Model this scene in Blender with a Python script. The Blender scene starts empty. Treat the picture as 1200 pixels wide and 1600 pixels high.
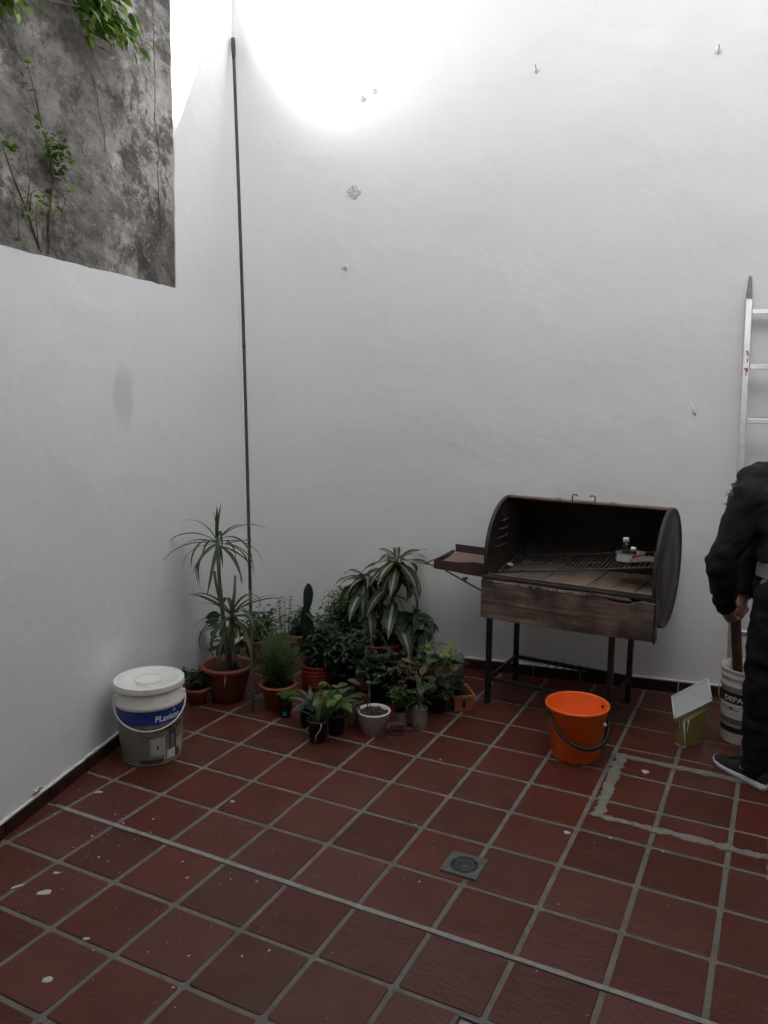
import bpy, bmesh, math, random
from mathutils import Vector, Matrix, noise as mnoise
random.seed(7)
sc = bpy.context.scene
col = sc.collection
PI = math.pi
# ---------------------------------------------------------------- camera
cd = bpy.data.cameras.new('camera')
cam = bpy.data.objects.new('camera', cd)
col.objects.link(cam)
cd.sensor_fit = 'VERTICAL'; cd.sensor_height = 36; cd.sensor_width = 27
cd.lens = 28.375; cd.clip_start = .05; cd.clip_end = 500
yaw, pit, rol = -0.465180, -0.159827, 0.00647
cf = Vector((math.sin(yaw)*math.cos(pit), math.cos(yaw)*math.cos(pit), math.sin(pit)))
r0 = Vector((math.cos(yaw), -math.sin(yaw), 0)); u0 = r0.cross(cf)
rt = math.cos(rol)*r0 + math.sin(rol)*u0; upv = -math.sin(rol)*r0 + math.cos(rol)*u0
M = Matrix((rt, upv, -cf)).transposed().to_4x4(); M.translation = Vector((2.0805, -1.9806, 1.5892))
cam.matrix_world = M
sc.camera = cam
# ---------------------------------------------------------------- sky, sun, exposure
SUN_EL, SUN_AZ = math.radians(6), math.radians(-146)
w = bpy.data.worlds.new('World'); sc.world = w; w.use_nodes = True
nt = w.node_tree; bg = nt.nodes['Background']
sky = nt.nodes.new('ShaderNodeTexSky'); sky.sky_type = 'NISHITA'; sky.sun_disc = False
sky.sun_elevation = SUN_EL; sky.sun_rotation = SUN_AZ; sky.air_density = 1.0; sky.dust_density = 1.0
hs = nt.nodes.new('ShaderNodeHueSaturation'); hs.inputs['Saturation'].default_value = .05   # overcast
nt.links.new(sky.outputs[0], hs.inputs['Color']); nt.links.new(hs.outputs[0], bg.inputs[0])
bg.inputs[1].default_value = .15
sl = bpy.data.lights.new('sun', 'SUN'); sl.energy = .5; sl.angle = math.radians(118); sl.color = (1, .97, .93)
so = bpy.data.objects.new('sun', sl); col.objects.link(so)
so.rotation_euler = Vector((math.cos(SUN_EL)*math.sin(SUN_AZ), math.cos(SUN_EL)*math.cos(SUN_AZ), math.sin(SUN_EL))).to_track_quat('Z', 'Y').to_euler()
vs = sc.view_settings
vs.view_transform = 'Standard'; vs.look = 'None'; vs.exposure = 3.65; vs.gamma = 1; vs.use_curve_mapping = False
sc.cycles.max_bounces = 10; sc.cycles.diffuse_bounces = 8; sc.cycles.use_denoising = True
# ---------------------------------------------------------------- helpers
Z = Vector((0, 0, 1))
def V(*a): return Vector(a)

def obj(name, bm, mat, parent=None, loc=None, rot=None, smooth=False, kind=None):
    me = bm
    if isinstance(bm, bmesh.types.BMesh):
        me = bpy.data.meshes.new(name); bm.to_mesh(me); bm.free()
    if not me.materials:
        for m in (mat if isinstance(mat, (list, tuple)) else [mat]): me.materials.append(m)
        if smooth:
            for p in me.polygons: p.use_smooth = True
    o = bpy.data.objects.new(name, me); col.objects.link(o)
    if parent: o.parent = parent
    if loc is not None: o.location = loc
    if rot is not None: o.rotation_euler = rot
    if kind: o['kind'] = kind
    return o

def tag(o, label, cat, group=None):
    o['label'] = label; o['category'] = cat
    if group: o['group'] = group
    return o

def thing(name, label, cat, loc=(0, 0, 0), rz=0, group=None):
    o = bpy.data.objects.new(name, None); col.objects.link(o)
    o.empty_display_size = .05
    o.location = loc; o.rotation_euler = (0, 0, rz)
    return tag(o, label, cat, group)

def new(): return bmesh.new()

def box(bm, lo, hi, mat=None, bev=0, mi=0):
    lo, hi = V(*lo), V(*hi)
    vs_ = [bm.verts.new((x, y, z)) for z in (lo.z, hi.z) for y in (lo.y, hi.y) for x in (lo.x, hi.x)]
    fs = [(0, 2, 3, 1), (4, 5, 7, 6), (0, 1, 5, 4), (2, 6, 7, 3), (0, 4, 6, 2), (1, 3, 7, 5)]
    fa = [bm.faces.new([vs_[i] for i in f]) for f in fs]
    for f in fa: f.material_index = mi
    if bev:
        es = list({e for f in fa for e in f.edges})
        bmesh.ops.bevel(bm, geom=es, offset=bev, segments=1, affect='EDGES', profile=.5)
    if mat is not None:
        bmesh.ops.transform(bm, matrix=mat, verts=[v for v in bm.verts if v.is_valid])
    return bm

def tube(bm, pts, r, n=8, caps=True, mi=0, flat=1.0):
    """tube along pts; r scalar or list"""
    pts = [V(*p) for p in pts]
    rs = r if isinstance(r, (list, tuple)) else [r]*len(pts)
    rings = []; ref = None
    for i, p in enumerate(pts):
        t = (pts[min(i+1, len(pts)-1)] - pts[max(i-1, 0)])
        if t.length < 1e-9: t = Z.copy()
        t.normalize()
        if ref is None: ref = Vector((1, 0, 0)) if abs(t.x) < .9 else Vector((0, 1, 0))
        a = ref - t*ref.dot(t)
        if a.length < 1e-6: a = t.orthogonal()
        a.normalize(); ref = a; b = t.cross(a)
        rings.append([bm.verts.new(p + (a*math.cos(2*PI*k/n) + b*math.sin(2*PI*k/n)*flat)*rs[i]) for k in range(n)])
    for i in range(len(rings)-1):
        for k in range(n):
            f = bm.faces.new((rings[i][k], rings[i][(k+1) % n], rings[i+1][(k+1) % n], rings[i+1][k])); f.material_index = mi; f.smooth = True
    if caps:
        f = bm.faces.new(rings[0][::-1]); f.material_index = mi
        f = bm.faces.new(rings[-1]); f.material_index = mi
    return bm

def lathe(bm, prof, n=40, close=False, mi=0, center=(0, 0), jitter=0):
    rings = []
    for (r, z) in prof:
        if r < 1e-5: rings.append([bm.verts.new((center[0], center[1], z))])
        else: rings.append([bm.verts.new((center[0] + r*math.cos(2*PI*k/n), center[1] + r*math.sin(2*PI*k/n), z)) for k in range(n)])
    pr = list(zip(rings, rings[1:]))
    if close: pr.append((rings[-1], rings[0]))
    for a, b in pr:
        for k in range(n):
            k2 = (k+1) % n
            if len(a) == 1 and len(b) == 1: continue
            if len(a) == 1: f = bm.faces.new((a[0], b[k2], b[k]))
            elif len(b) == 1: f = bm.faces.new((a[k], a[k2], b[0]))
            else: f = bm.faces.new((a[k], a[k2], b[k2], b[k]))
            f.material_index = mi; f.smooth = True
    return bm

def extr(bm, pts, depth, mi=0):
    a = [bm.verts.new(p) for p in pts]; b = [bm.verts.new(Vector(p) + depth) for p in pts]
    fs = [bm.faces.new(a), bm.faces.new(b[::-1])]
    for i in range(len(a)): fs.append(bm.faces.new((a[i], b[i], b[(i+1) % len(a)], a[(i+1) % len(a)])))
    for f in fs: f.material_index = mi
    bmesh.ops.recalc_face_normals(bm, faces=fs)
    return bm

def patch(bm, rf, a0, a1, z0, z1, n=12, off=.0008, mi=0):
    """strip of a cylinder/cone wall; rf(z) radius"""
    for i in range(n):
        u, v = a0 + (a1-a0)*i/n, a0 + (a1-a0)*(i+1)/n
        q = [bm.verts.new(((rf(z)+off)*math.cos(t), (rf(z)+off)*math.sin(t), z)) for t, z in ((u, z0), (v, z0), (v, z1), (u, z1))]
        f = bm.faces.new(q); f.material_index = mi; f.smooth = True
    return bm

def text_mesh(name, s, size, extrude=0.0004, bold=0.0, shear=0):
    cu = bpy.data.curves.new(name, 'FONT'); cu.body = s; cu.size = size; cu.extrude = extrude; cu.offset = bold; cu.shear = shear
    cu.resolution_u = 3
    o = bpy.data.objects.new(name, cu); col.objects.link(o)
    dg = bpy.context.evaluated_depsgraph_get(); dg.update()
    me = bpy.data.meshes.new_from_object(o.evaluated_get(dg))
    bpy.data.objects.remove(o); bpy.data.curves.remove(cu)
    me.materials.clear()
    return me

def wrap_text(me, rf, a0, z0, off=.0014, xs=1.0, rise=0.0):
    bm = new(); bm.from_mesh(me)
    bmesh.ops.subdivide_edges(bm, edges=[e for e in bm.edges if abs(e.verts[0].co.x - e.verts[1].co.x) > .006], cuts=2)
    for v in bm.verts:
        x, y, z = v.co; zz = z0 + y + rise*x; r = rf(zz) + off + z
        v.co = (r*math.cos(a0 + x*xs/r), r*math.sin(a0 + x*xs/r), zz)
    bm.to_mesh(me); bm.free(); return me

# ---------------------------------------------------------------- materials
MATS = {}
def nodes(m): return m.node_tree.nodes, m.node_tree.links
def mat(name, c, rough=.6, metal=0, var=.12, vscale=8, bump=0, bscale=60, rnd=0, coord='Object', spec=.5, dirt=None, dscale=3, damt=.5, trans=0, coat=0):
    """procedural material: noise-varied colour, optional dirt patches, bump and per-object variation"""
    m = bpy.data.materials.new(name); m.use_nodes = True
    N, Lk = nodes(m); b = N['Principled BSDF']
    b.inputs['Roughness'].default_value = rough; b.inputs['Metallic'].default_value = metal
    b.inputs['Specular IOR Level'].default_value = spec
    if trans: b.inputs['Transmission Weight'].default_value = trans
    if coat: b.inputs['Coat Weight'].default_value = coat
    tc = N.new('ShaderNodeTexCoord')
    nz = N.new('ShaderNodeTexNoise'); nz.inputs['Scale'].default_value = vscale; nz.inputs['Detail'].default_value = 6; nz.inputs['Roughness'].default_value = .65
    Lk.new(tc.outputs[coord], nz.inputs['Vector'])
    rp = N.new('ShaderNodeValToRGB')
    e = rp.color_ramp.elements
    e[0].position = .3; e[1].position = .7
    e[0].color = (*[max(0, x*(1-var)) for x in c], 1); e[1].color = (*[min(1, x*(1+var)) for x in c], 1)
    Lk.new(nz.outputs['Fac'], rp.inputs[0]); out = rp.outputs[0]
    if dirt:
        n2 = N.new('ShaderNodeTexNoise'); n2.inputs['Scale'].default_value = dscale; n2.inputs['Detail'].default_value = 9; n2.inputs['Roughness'].default_value = .7
        Lk.new(tc.outputs[coord], n2.inputs['Vector'])
        r2 = N.new('ShaderNodeValToRGB'); r2.color_ramp.elements[0].position = .48; r2.color_ramp.elements[1].position = .68
        r2.color_ramp.elements[0].color = (0, 0, 0, 1); r2.color_ramp.elements[1].color = (damt, damt, damt, 1)
        Lk.new(n2.outputs['Fac'], r2.inputs[0])
        mx = N.new('ShaderNodeMixRGB'); mx.inputs[2].default_value = (*dirt, 1)
        Lk.new(r2.outputs[0], mx.inputs[0]); Lk.new(out, mx.inputs[1]); out = mx.outputs[0]
    if rnd:
        oi = N.new('ShaderNodeObjectInfo'); h = N.new('ShaderNodeHueSaturation')
        mr = N.new('ShaderNodeMapRange'); mr.inputs[3].default_value = 1-rnd; mr.inputs[4].default_value = 1+rnd
        Lk.new(oi.outputs['Random'], mr.inputs[0]); Lk.new(mr.outputs[0], h.inputs['Value']); Lk.new(out, h.inputs['Color']); out = h.outputs[0]
    Lk.new(out, b.inputs['Base Color'])
    if bump:
        n3 = N.new('ShaderNodeTexNoise'); n3.inputs['Scale'].default_value = bscale; n3.inputs['Detail'].default_value = 5
        Lk.new(tc.outputs[coord], n3.inputs['Vector'])
        bp = N.new('ShaderNodeBump'); bp.inputs['Strength'].default_value = bump; bp.inputs['Distance'].default_value = .01
        Lk.new(n3.outputs['Fac'], bp.inputs['Height']); Lk.new(bp.outputs[0], b.inputs['Normal'])
    MATS[name] = m
    return m

def leafmat(name, c, rough=.45, rnd=.3, var=.35, vscale=25):
    m = mat(name, c, rough, var=var, vscale=vscale, rnd=rnd, spec=.35)
    N, Lk = nodes(m); b = N['Principled BSDF']
    tr = N.new('ShaderNodeBsdfTranslucent'); tr.inputs[0].default_value = (c[0]*1.6, c[1]*1.7, c[2]*.9, 1)
    ms = N.new('ShaderNodeMixShader'); ms.inputs[0].default_value = .22
    Lk.new(b.outputs[0], ms.inputs[1]); Lk.new(tr.outputs[0], ms.inputs[2]); Lk.new(ms.outputs[0], N['Material Output'].inputs[0])
    return m

def wall_paint(name, c, stain=None):
    m = bpy.data.materials.new(name); m.use_nodes = True; N, Lk = nodes(m); b = N['Principled BSDF']
    b.inputs['Roughness'].default_value = .62; b.inputs['Specular IOR Level'].default_value = .35
    tc = N.new('ShaderNodeTexCoord')
    def noise(sc_, det, rough=.6, dist=0, sxyz=(1, 1, 1)):
        mp = N.new('ShaderNodeMapping'); mp.inputs['Scale'].default_value = sxyz; Lk.new(tc.outputs['Object'], mp.inputs[0])
        n = N.new('ShaderNodeTexNoise'); n.inputs['Scale'].default_value = sc_; n.inputs['Detail'].default_value = det
        n.inputs['Roughness'].default_value = rough; n.inputs['Distortion'].default_value = dist
        Lk.new(mp.outputs[0], n.inputs['Vector']); return n.outputs['Fac']
    a = noise(1.3, 4); rp = N.new('ShaderNodeValToRGB'); rp.color_ramp.elements[0].position = .3; rp.color_ramp.elements[1].position = .7
    rp.color_ramp.elements[0].color = (*[x*.955 for x in c], 1); rp.color_ramp.elements[1].color = (*c, 1)
    Lk.new(a, rp.inputs[0]); out = rp.outputs[0]
    # brushed, thinly painted patches
    p2 = noise(5, 6, .7, 1.2, (1, 1, .6)); r2 = N.new('ShaderNodeValToRGB'); r2.color_ramp.elements[0].position = .60; r2.color_ramp.elements[1].position = .75
    r2.color_ramp.elements[0].color = (0, 0, 0, 1); r2.color_ramp.elements[1].color = (.45, .45, .45, 1); Lk.new(p2, r2.inputs[0])
    mx = N.new('ShaderNodeMixRGB'); mx.inputs[2].default_value = (*[x*.9 for x in c], 1); Lk.new(r2.outputs[0], mx.inputs[0]); Lk.new(out, mx.inputs[1]); out = mx.outputs[0]
    if stain:
        (sx, sz, rx, rz) = stain
        mp = N.new('ShaderNodeMapping'); mp.inputs['Location'].default_value = (-sx/rx, 0, -sz/rz); mp.inputs['Scale'].default_value = (1/rx, 0, 1/rz)
        nzv = N.new('ShaderNodeTexNoise'); nzv.inputs['Scale'].default_value = 13; nzv.inputs['Detail'].default_value = 8; Lk.new(tc.outputs['Object'], nzv.inputs['Vector'])
        Lk.new(tc.outputs['Object'], mp.inputs[0])
        ln_ = N.new('ShaderNodeVectorMath'); ln_.operation = 'LENGTH'; Lk.new(mp.outputs[0], ln_.inputs[0])
        ad = N.new('ShaderNodeMath'); ad.operation = 'MULTIPLY_ADD'; ad.inputs[1].default_value = 1.1; Lk.new(nzv.outputs['Fac'], ad.inputs[0]); Lk.new(ln_.outputs['Value'], ad.inputs[2])
        r3 = N.new('ShaderNodeValToRGB'); r3.color_ramp.elements[0].position = 0; r3.color_ramp.elements[1].position = 1
        mr = N.new('ShaderNodeMapRange'); mr.inputs[1].default_value = 1.12; mr.inputs[2].default_value = 1.62; mr.inputs[3].default_value = .75; mr.inputs[4].default_value = 0
        Lk.new(ad.outputs[0], mr.inputs[0])
        m3 = N.new('ShaderNodeMixRGB'); m3.inputs[2].default_value = (c[0]*.78, c[1]*.78, c[2]*.77, 1); Lk.new(mr.outputs[0], m3.inputs[0]); Lk.new(out, m3.inputs[1]); out = m3.outputs[0]
    Lk.new(out, b.inputs['Base Color'])
    # trowel relief: broad undulation, smeared ridges, fine grain
    h1 = noise(2.0, 3, .5, .5); h2 = noise(7, 5, .55, .8, (1, 1, 1.3)); h3 = noise(90, 3); h4 = noise(3.6, 6, .55, 1.2, (.8, 1, 1.4))
    r4 = N.new('ShaderNodeValToRGB'); r4.color_ramp.elements[0].position = .60; r4.color_ramp.elements[1].position = .63; Lk.new(h4, r4.inputs[0])
    s = None
    for hh, k in ((h1, .06), (h2, .009), (h3, .0007), (r4.outputs[0], .0009)):
        ml = N.new('ShaderNodeMath'); ml.operation = 'MULTIPLY_ADD'; ml.inputs[1].default_value = k; Lk.new(hh, ml.inputs[0])
        if s: Lk.new(s, ml.inputs[2])
        else: ml.inputs[2].default_value = 0
        s = ml.outputs[0]
    bp = N.new('ShaderNodeBump'); bp.inputs['Strength'].default_value = .22; bp.inputs['Distance'].default_value = 1.0
    Lk.new(s, bp.inputs['Height']); Lk.new(bp.outputs[0], b.inputs['Normal'])
    return m

def concrete_mat():
    m = bpy.data.materials.new('stained_concrete'); m.use_nodes = True; N, Lk = nodes(m); b = N['Principled BSDF']
    b.inputs['Roughness'].default_value = .9; b.inputs['Specular IOR Level'].default_value = .2
    tc = N.new('ShaderNodeTexCoord')
    def noise(sc_, det, rough=.6, dist=0, sxyz=(1, 1, 1), loc=(0, 0, 0)):
        mp = N.new('ShaderNodeMapping'); mp.inputs['Scale'].default_value = (sxyz[0]*.62, sxyz[1], sxyz[2]); mp.inputs['Location'].default_value = loc; Lk.new(tc.outputs['Object'], mp.inputs[0])
        n = N.new('ShaderNodeTexNoise'); n.inputs['Scale'].default_value = sc_; n.inputs['Detail'].default_value = det
        n.inputs['Roughness'].default_value = rough; n.inputs['Distortion'].default_value = dist
        Lk.new(mp.outputs[0], n.inputs['Vector']); return n.outputs['Fac']
    def ramp(f, p0, p1, c0, c1):
        r = N.new('ShaderNodeValToRGB'); r.color_ramp.elements[0].position = p0; r.color_ramp.elements[1].position = p1
        r.color_ramp.elements[0].color = (*c0, 1); r.color_ramp.elements[1].color = (*c1, 1); Lk.new(f, r.inputs[0]); return r.outputs[0]
    def mix(f, a, c2):
        x = N.new('ShaderNodeMixRGB'); Lk.new(f, x.inputs[0]); Lk.new(a, x.inputs[1])
        if isinstance(c2, tuple): x.inputs[2].default_value = (*c2, 1)
        else: Lk.new(c2, x.inputs[2])
        return x.outputs[0]
    k0, k1 = (0, 0, 0), (1, 1, 1)
    c = ramp(noise(11, 8, .7), .30, .70, (.050, .046, .044), (.20, .187, .18))
    # pale bare patches
    c = mix(ramp(noise(2.1, 9, .72, .5, (1, 1, .8), (3.1, 0, 1.7)), .48, .56, k0, (.9, .9, .9)), c, ramp(noise(20, 8, .8), .32, .66, (.16, .15, .145), (.36, .345, .33)))
    # dark runs of grime down the wall
    c = mix(ramp(noise(3.0, 10, .78, .4, (1.3, 1, .8), (0, 0, 5)), .50, .555, k0, (.85, .85, .85)), c, ramp(noise(22, 7, .7), .30, .70, (.022, .017, .017), (.085, .079, .075)))
    # darker moss near the ledge
    c = mix(ramp(noise(6.5, 10, .8, .3, (1.2, 1, .9), (7, 0, 2)), .53, .62, k0, (.75, .75, .75)), c, (.04, .041, .038))
    # broad weathering: sooty upper part and right edge, washed paler middle
    big0 = noise(.75, 5, .6, .6, (1.1, 1, 1), (2.4, 0, .9))
    c2 = N.new('ShaderNodeMixRGB'); c2.blend_type = 'MULTIPLY'; c2.inputs[0].default_value = 1; Lk.new(c, c2.inputs[1]); Lk.new(ramp(big0, .40, .60, (.60, .59, .59), (1.7, 1.68, 1.66)), c2.inputs[2]); c = c2.outputs[0]
    # pitted dark specks and pale lime flecks
    c = mix(ramp(noise(48, 4, .6), .63, .69, k0, (.85, .85, .85)), c, (.03, .028, .028))
    fl = noise(30, 5, .6, .5, (1.3, 1, .6), (4, 0, 9)); big = noise(2.2, 4, .6, 0, (2, 1, .6), (1, 0, 4))
    ml = N.new('ShaderNodeMath'); ml.operation = 'MULTIPLY'; Lk.new(ramp(fl, .64, .68, k0, k1), ml.inputs[0]); Lk.new(ramp(big, .5, .6, k0, k1), ml.inputs[1])
    c = mix(ml.outputs[0], c, (.5, .49, .46))
    Lk.new(c, b.inputs['Base Color'])
    s = None
    for hh, k in ((noise(3, 6, .65), .03), (noise(48, 5, .7), .004), (noise(14, 6, .7), .010)):
        q = N.new('ShaderNodeMath'); q.operation = 'MULTIPLY_ADD'; q.inputs[1].default_value = k; Lk.new(hh, q.inputs[0])
        if s: Lk.new(s, q.inputs[2])
        else: q.inputs[2].default_value = 0
        s = q.outputs[0]
    bp = N.new('ShaderNodeBump'); bp.inputs['Strength'].default_value = .8; bp.inputs['Distance'].default_value = 1
    Lk.new(s, bp.inputs['Height']); Lk.new(bp.outputs[0], b.inputs['Normal'])
    return m

def tile_mat(name, c, c2, bump=.42):
    """clay tile: slaty ripples, cloudy colour, dusty scuffs, per-tile tone"""
    m = bpy.data.materials.new(name); m.use_nodes = True; N, Lk = nodes(m); b = N['Principled BSDF']
    tc = N.new('ShaderNodeTexCoord'); oi = N.new('ShaderNodeObjectInfo')
    off = N.new('ShaderNodeVectorMath'); off.operation = 'ADD'
    geo = N.new('ShaderNodeNewGeometry')
    Lk.new(geo.outputs['Position'], off.inputs[0])
    mulr = N.new('ShaderNodeVectorMath'); mulr.operation = 'SCALE'; mulr.inputs[0].default_value = (37, 91, 53); Lk.new(oi.outputs['Random'], mulr.inputs['Scale']); Lk.new(mulr.outputs[0], off.inputs[1])
    def noise(vec, sc_, det, rough=.6, dist=0, sxyz=None):
        n = N.new('ShaderNodeTexNoise'); n.inputs['Scale'].default_value = sc_; n.inputs['Detail'].default_value = det
        n.inputs['Roughness'].default_value = rough; n.inputs['Distortion'].default_value = dist
        if sxyz:
            mp = N.new('ShaderNodeMapping'); mp.inputs['Scale'].default_value = sxyz; mp.inputs['Rotation'].default_value = (0, 0, .5); Lk.new(vec, mp.inputs[0]); vec = mp.outputs[0]
        Lk.new(vec, n.inputs['Vector']); return n.outputs['Fac']
    r = N.new('ShaderNodeValToRGB'); r.color_ramp.elements[0].position = .28; r.color_ramp.elements[1].position = .72
    r.color_ramp.elements[0].color = (*c, 1); r.color_ramp.elements[1].color = (*c2, 1); Lk.new(noise(off.outputs[0], 7, 6, .65), r.inputs[0])
    h = N.new('ShaderNodeHueSaturation'); mr = N.new('ShaderNodeMapRange'); mr.inputs[3].default_value = .82; mr.inputs[4].default_value = 1.16
    Lk.new(oi.outputs['Random'], mr.inputs[0]); Lk.new(mr.outputs[0], h.inputs['Value']); Lk.new(r.outputs[0], h.inputs['Color'])
    mr2 = N.new('ShaderNodeMapRange'); mr2.inputs[3].default_value = 1.03; mr2.inputs[4].default_value = .90; fr = N.new('ShaderNodeMath'); fr.operation = 'MULTIPLY'; fr.inputs[1].default_value = 7.3; Lk.new(oi.outputs['Random'], fr.inputs[0])
    fr2 = N.new('ShaderNodeMath'); fr2.operation = 'FRACT'; Lk.new(fr.outputs[0], fr2.inputs[0]); Lk.new(fr2.outputs[0], mr2.inputs[0]); Lk.new(mr2.outputs[0], h.inputs['Saturation'])
    # dusty wear across the yard
    d = N.new('ShaderNodeValToRGB'); d.color_ramp.elements[0].position = .5; d.color_ramp.elements[1].position = .8
    d.color_ramp.elements[0].color = (0, 0, 0, 1); d.color_ramp.elements[1].color = (.32, .32, .32, 1); Lk.new(noise(geo.outputs['Position'], 2.6, 8, .72), d.inputs[0])
    mx = N.new('ShaderNodeMixRGB'); mx.inputs[2].default_value = (.115, .075, .062, 1); Lk.new(d.outputs[0], mx.inputs[0]); Lk.new(h.outputs[0], mx.inputs[1])
    d2 = N.new('ShaderNodeValToRGB'); d2.color_ramp.elements[0].position = .60; d2.color_ramp.elements[1].position = .72
    d2.color_ramp.elements[0].color = (0, 0, 0, 1); d2.color_ramp.elements[1].color = (.5, .5, .5, 1); Lk.new(noise(geo.outputs['Position'], 55, 4, .6), d2.inputs[0])
    mx2 = N.new('ShaderNodeMixRGB'); mx2.inputs[2].default_value = (.03, .014, .012, 1); Lk.new(d2.outputs[0], mx2.inputs[0]); Lk.new(mx.outputs[0], mx2.inputs[1])
    Lk.new(mx2.outputs[0], b.inputs['Base Color'])
    rr = N.new('ShaderNodeMapRange'); rr.inputs[3].default_value = .30; rr.inputs[4].default_value = .55; Lk.new(noise(geo.outputs['Position'], 11, 5), rr.inputs[0]); Lk.new(rr.outputs[0], b.inputs['Roughness'])
    b.inputs['Specular IOR Level'].default_value = .27
    a1 = noise(off.outputs[0], 16, 4, .55, 1.0, (1, 2.6, 1)); a2 = noise(off.outputs[0], 90, 3)
    q = N.new('ShaderNodeMath'); q.operation = 'MULTIPLY_ADD'; q.inputs[1].default_value = .25; Lk.new(a2, q.inputs[0]); Lk.new(a1, q.inputs[2])
    bp = N.new('ShaderNodeBump'); bp.inputs['Strength'].default_value = bump; bp.inputs['Distance'].default_value = .006
    Lk.new(q.outputs[0], bp.inputs['Height']); Lk.new(bp.outputs[0], b.inputs['Normal'])
    return m

def wood_mat(name, c, c2, axis_scale=(3, 40, 40)):
    m = bpy.data.materials.new(name); m.use_nodes = True; N, Lk = nodes(m); b = N['Principled BSDF']; b.inputs['Roughness'].default_value = .8
    tc = N.new('ShaderNodeTexCoord'); mp = N.new('ShaderNodeMapping'); mp.inputs['Scale'].default_value = axis_scale; Lk.new(tc.outputs['Object'], mp.inputs[0])
    n = N.new('ShaderNodeTexNoise'); n.inputs['Scale'].default_value = 1.6; n.inputs['Detail'].default_value = 8; n.inputs['Roughness'].default_value = .65; n.inputs['Distortion'].default_value = .6; Lk.new(mp.outputs[0], n.inputs['Vector'])
    r = N.new('ShaderNodeValToRGB'); r.color_ramp.elements[0].position = .3; r.color_ramp.elements[1].position = .7; r.color_ramp.elements[0].color = (*c, 1); r.color_ramp.elements[1].color = (*c2, 1); Lk.new(n.outputs['Fac'], r.inputs[0])
    n2 = N.new('ShaderNodeTexNoise'); n2.inputs['Scale'].default_value = 5.5; n2.inputs['Detail'].default_value = 8; Lk.new(tc.outputs['Object'], n2.inputs['Vector'])
    r2 = N.new('ShaderNodeValToRGB'); r2.color_ramp.elements[0].position = .44; r2.color_ramp.elements[1].position = .62; r2.color_ramp.elements[0].color = (0, 0, 0, 1); r2.color_ramp.elements[1].color = (.8, .8, .8, 1); Lk.new(n2.outputs['Fac'], r2.inputs[0])
    mx = N.new('ShaderNodeMixRGB'); mx.inputs[2].default_value = (.025, .018, .014, 1); Lk.new(r2.outputs[0], mx.inputs[0]); Lk.new(r.outputs[0], mx.inputs[1]); Lk.new(mx.outputs[0], b.inputs['Base Color'])
    bp = N.new('ShaderNodeBump'); bp.inputs['Strength'].default_value = .5; bp.inputs['Distance'].default_value = .004; Lk.new(n.outputs['Fac'], bp.inputs['Height']); Lk.new(bp.outputs[0], b.inputs['Normal'])
    return m

M_white = wall_paint('white_wall_paint', (.82, .825, .83))
M_left = wall_paint('white_wall_paint_side', (.80, .815, .83), stain=(-1.278, 1.52, .095, .150))
M_conc = concrete_mat()
M_tile = tile_mat('red_clay_tile', (.078, .0185, .0122), (.114, .0285, .0178))
M_skirt = tile_mat('dark_clay_skirting', (.03, .012, .0105), (.048, .018, .015), .2)
M_mortar = mat('grey_mortar', (.18, .168, .148), .9, var=.25, vscale=14, bump=.5, bscale=120, coord='Object', dirt=(.11, .10, .09), dscale=5)
M_cement = mat('cement_filler', (.22, .205, .18), .9, var=.2, vscale=18, bump=.5, bscale=90, dirt=(.14, .125, .11), dscale=9)
M_joint = mat('grey_joint_strip', (.27, .27, .265), .55, var=.2, vscale=20, bump=.3, bscale=60, dirt=(.15, .145, .135), dscale=14)
M_spot = mat('white_paint_splash', (.5, .49, .47), .6, var=.08)
M_iron = mat('drain_iron', (.12, .128, .125), .5, metal=.4, var=.3, vscale=30, bump=.3, bscale=80, dirt=(.07, .06, .05), dscale=12)
M_black = mat('hollow_shade', (.008, .008, .008), .9)
M_rust = mat('rusty_iron', (.062, .039, .035), .75, var=.4, vscale=30, bump=.4, bscale=120, dirt=(.03, .025, .026), dscale=10)
M_hook = mat('galvanised_hook', (.35, .35, .34), .45, metal=.7, var=.3, vscale=60)
M_plaster = mat('plaster_lump', (.74, .74, .73), .8, var=.08, bump=.4, bscale=120)
M_drum = mat('sooty_drum_steel', (.034, .031, .029), .6, metal=.25, var=.6, vscale=11, bump=.45, bscale=26, dirt=(.07, .046, .036), dscale=7, damt=.85)
M_drumin = mat('soot_black', (.022, .019, .017), .8, var=.4, vscale=10)
M_drumtop = mat('lit_rusty_drum_edge', (.17, .11, .09), .7, var=.4, vscale=22, dirt=(.06, .04, .03), dscale=14)
M_legs = mat('black_painted_tube', (.012, .0115, .012), .5, var=.4, vscale=30, dirt=(.024, .02, .018), dscale=12)
M_brick = mat('dusty_firebrick', (.25, .185, .14), .95, var=.3, vscale=16, bump=.4, bscale=70, rnd=.2, dirt=(.10, .065, .05), dscale=8)
M_grate = mat('sooty_grate_iron', (.08, .062, .052), .7, metal=.3, var=.5, vscale=40)
M_wood = wood_mat('weathered_plank', (.060, .040, .032), (.25, .18, .145))
M_tray = mat('rusted_tray', (.055, .029, .027), .7, var=.3, vscale=18, dirt=(.08, .05, .045), dscale=7, bump=.2)
M_traybed = mat('pinkish_tray_bed', (.20, .125, .112), .85, var=.2, vscale=20)  # pinkish bed, paler than the tray walls
M_terra = mat('terracotta_pot', (.30, .085, .048), .7, var=.15, vscale=9, rnd=.18, dirt=(.2, .10, .07), dscale=5, damt=.5)
M_terra2 = mat('orange_terracotta_pot', (.36, .11, .05), .6, var=.12, vscale=9, rnd=.1)
M_red = mat('red_plastic_pot', (.26, .028, .022), .4, var=.12, vscale=9, dirt=(.15, .04, .03), dscale=6)
M_darkpot = mat('dark_plastic_pot', (.022, .022, .021), .55, var=.3, vscale=12, rnd=.3, dirt=(.06, .055, .045), dscale=9)
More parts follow.
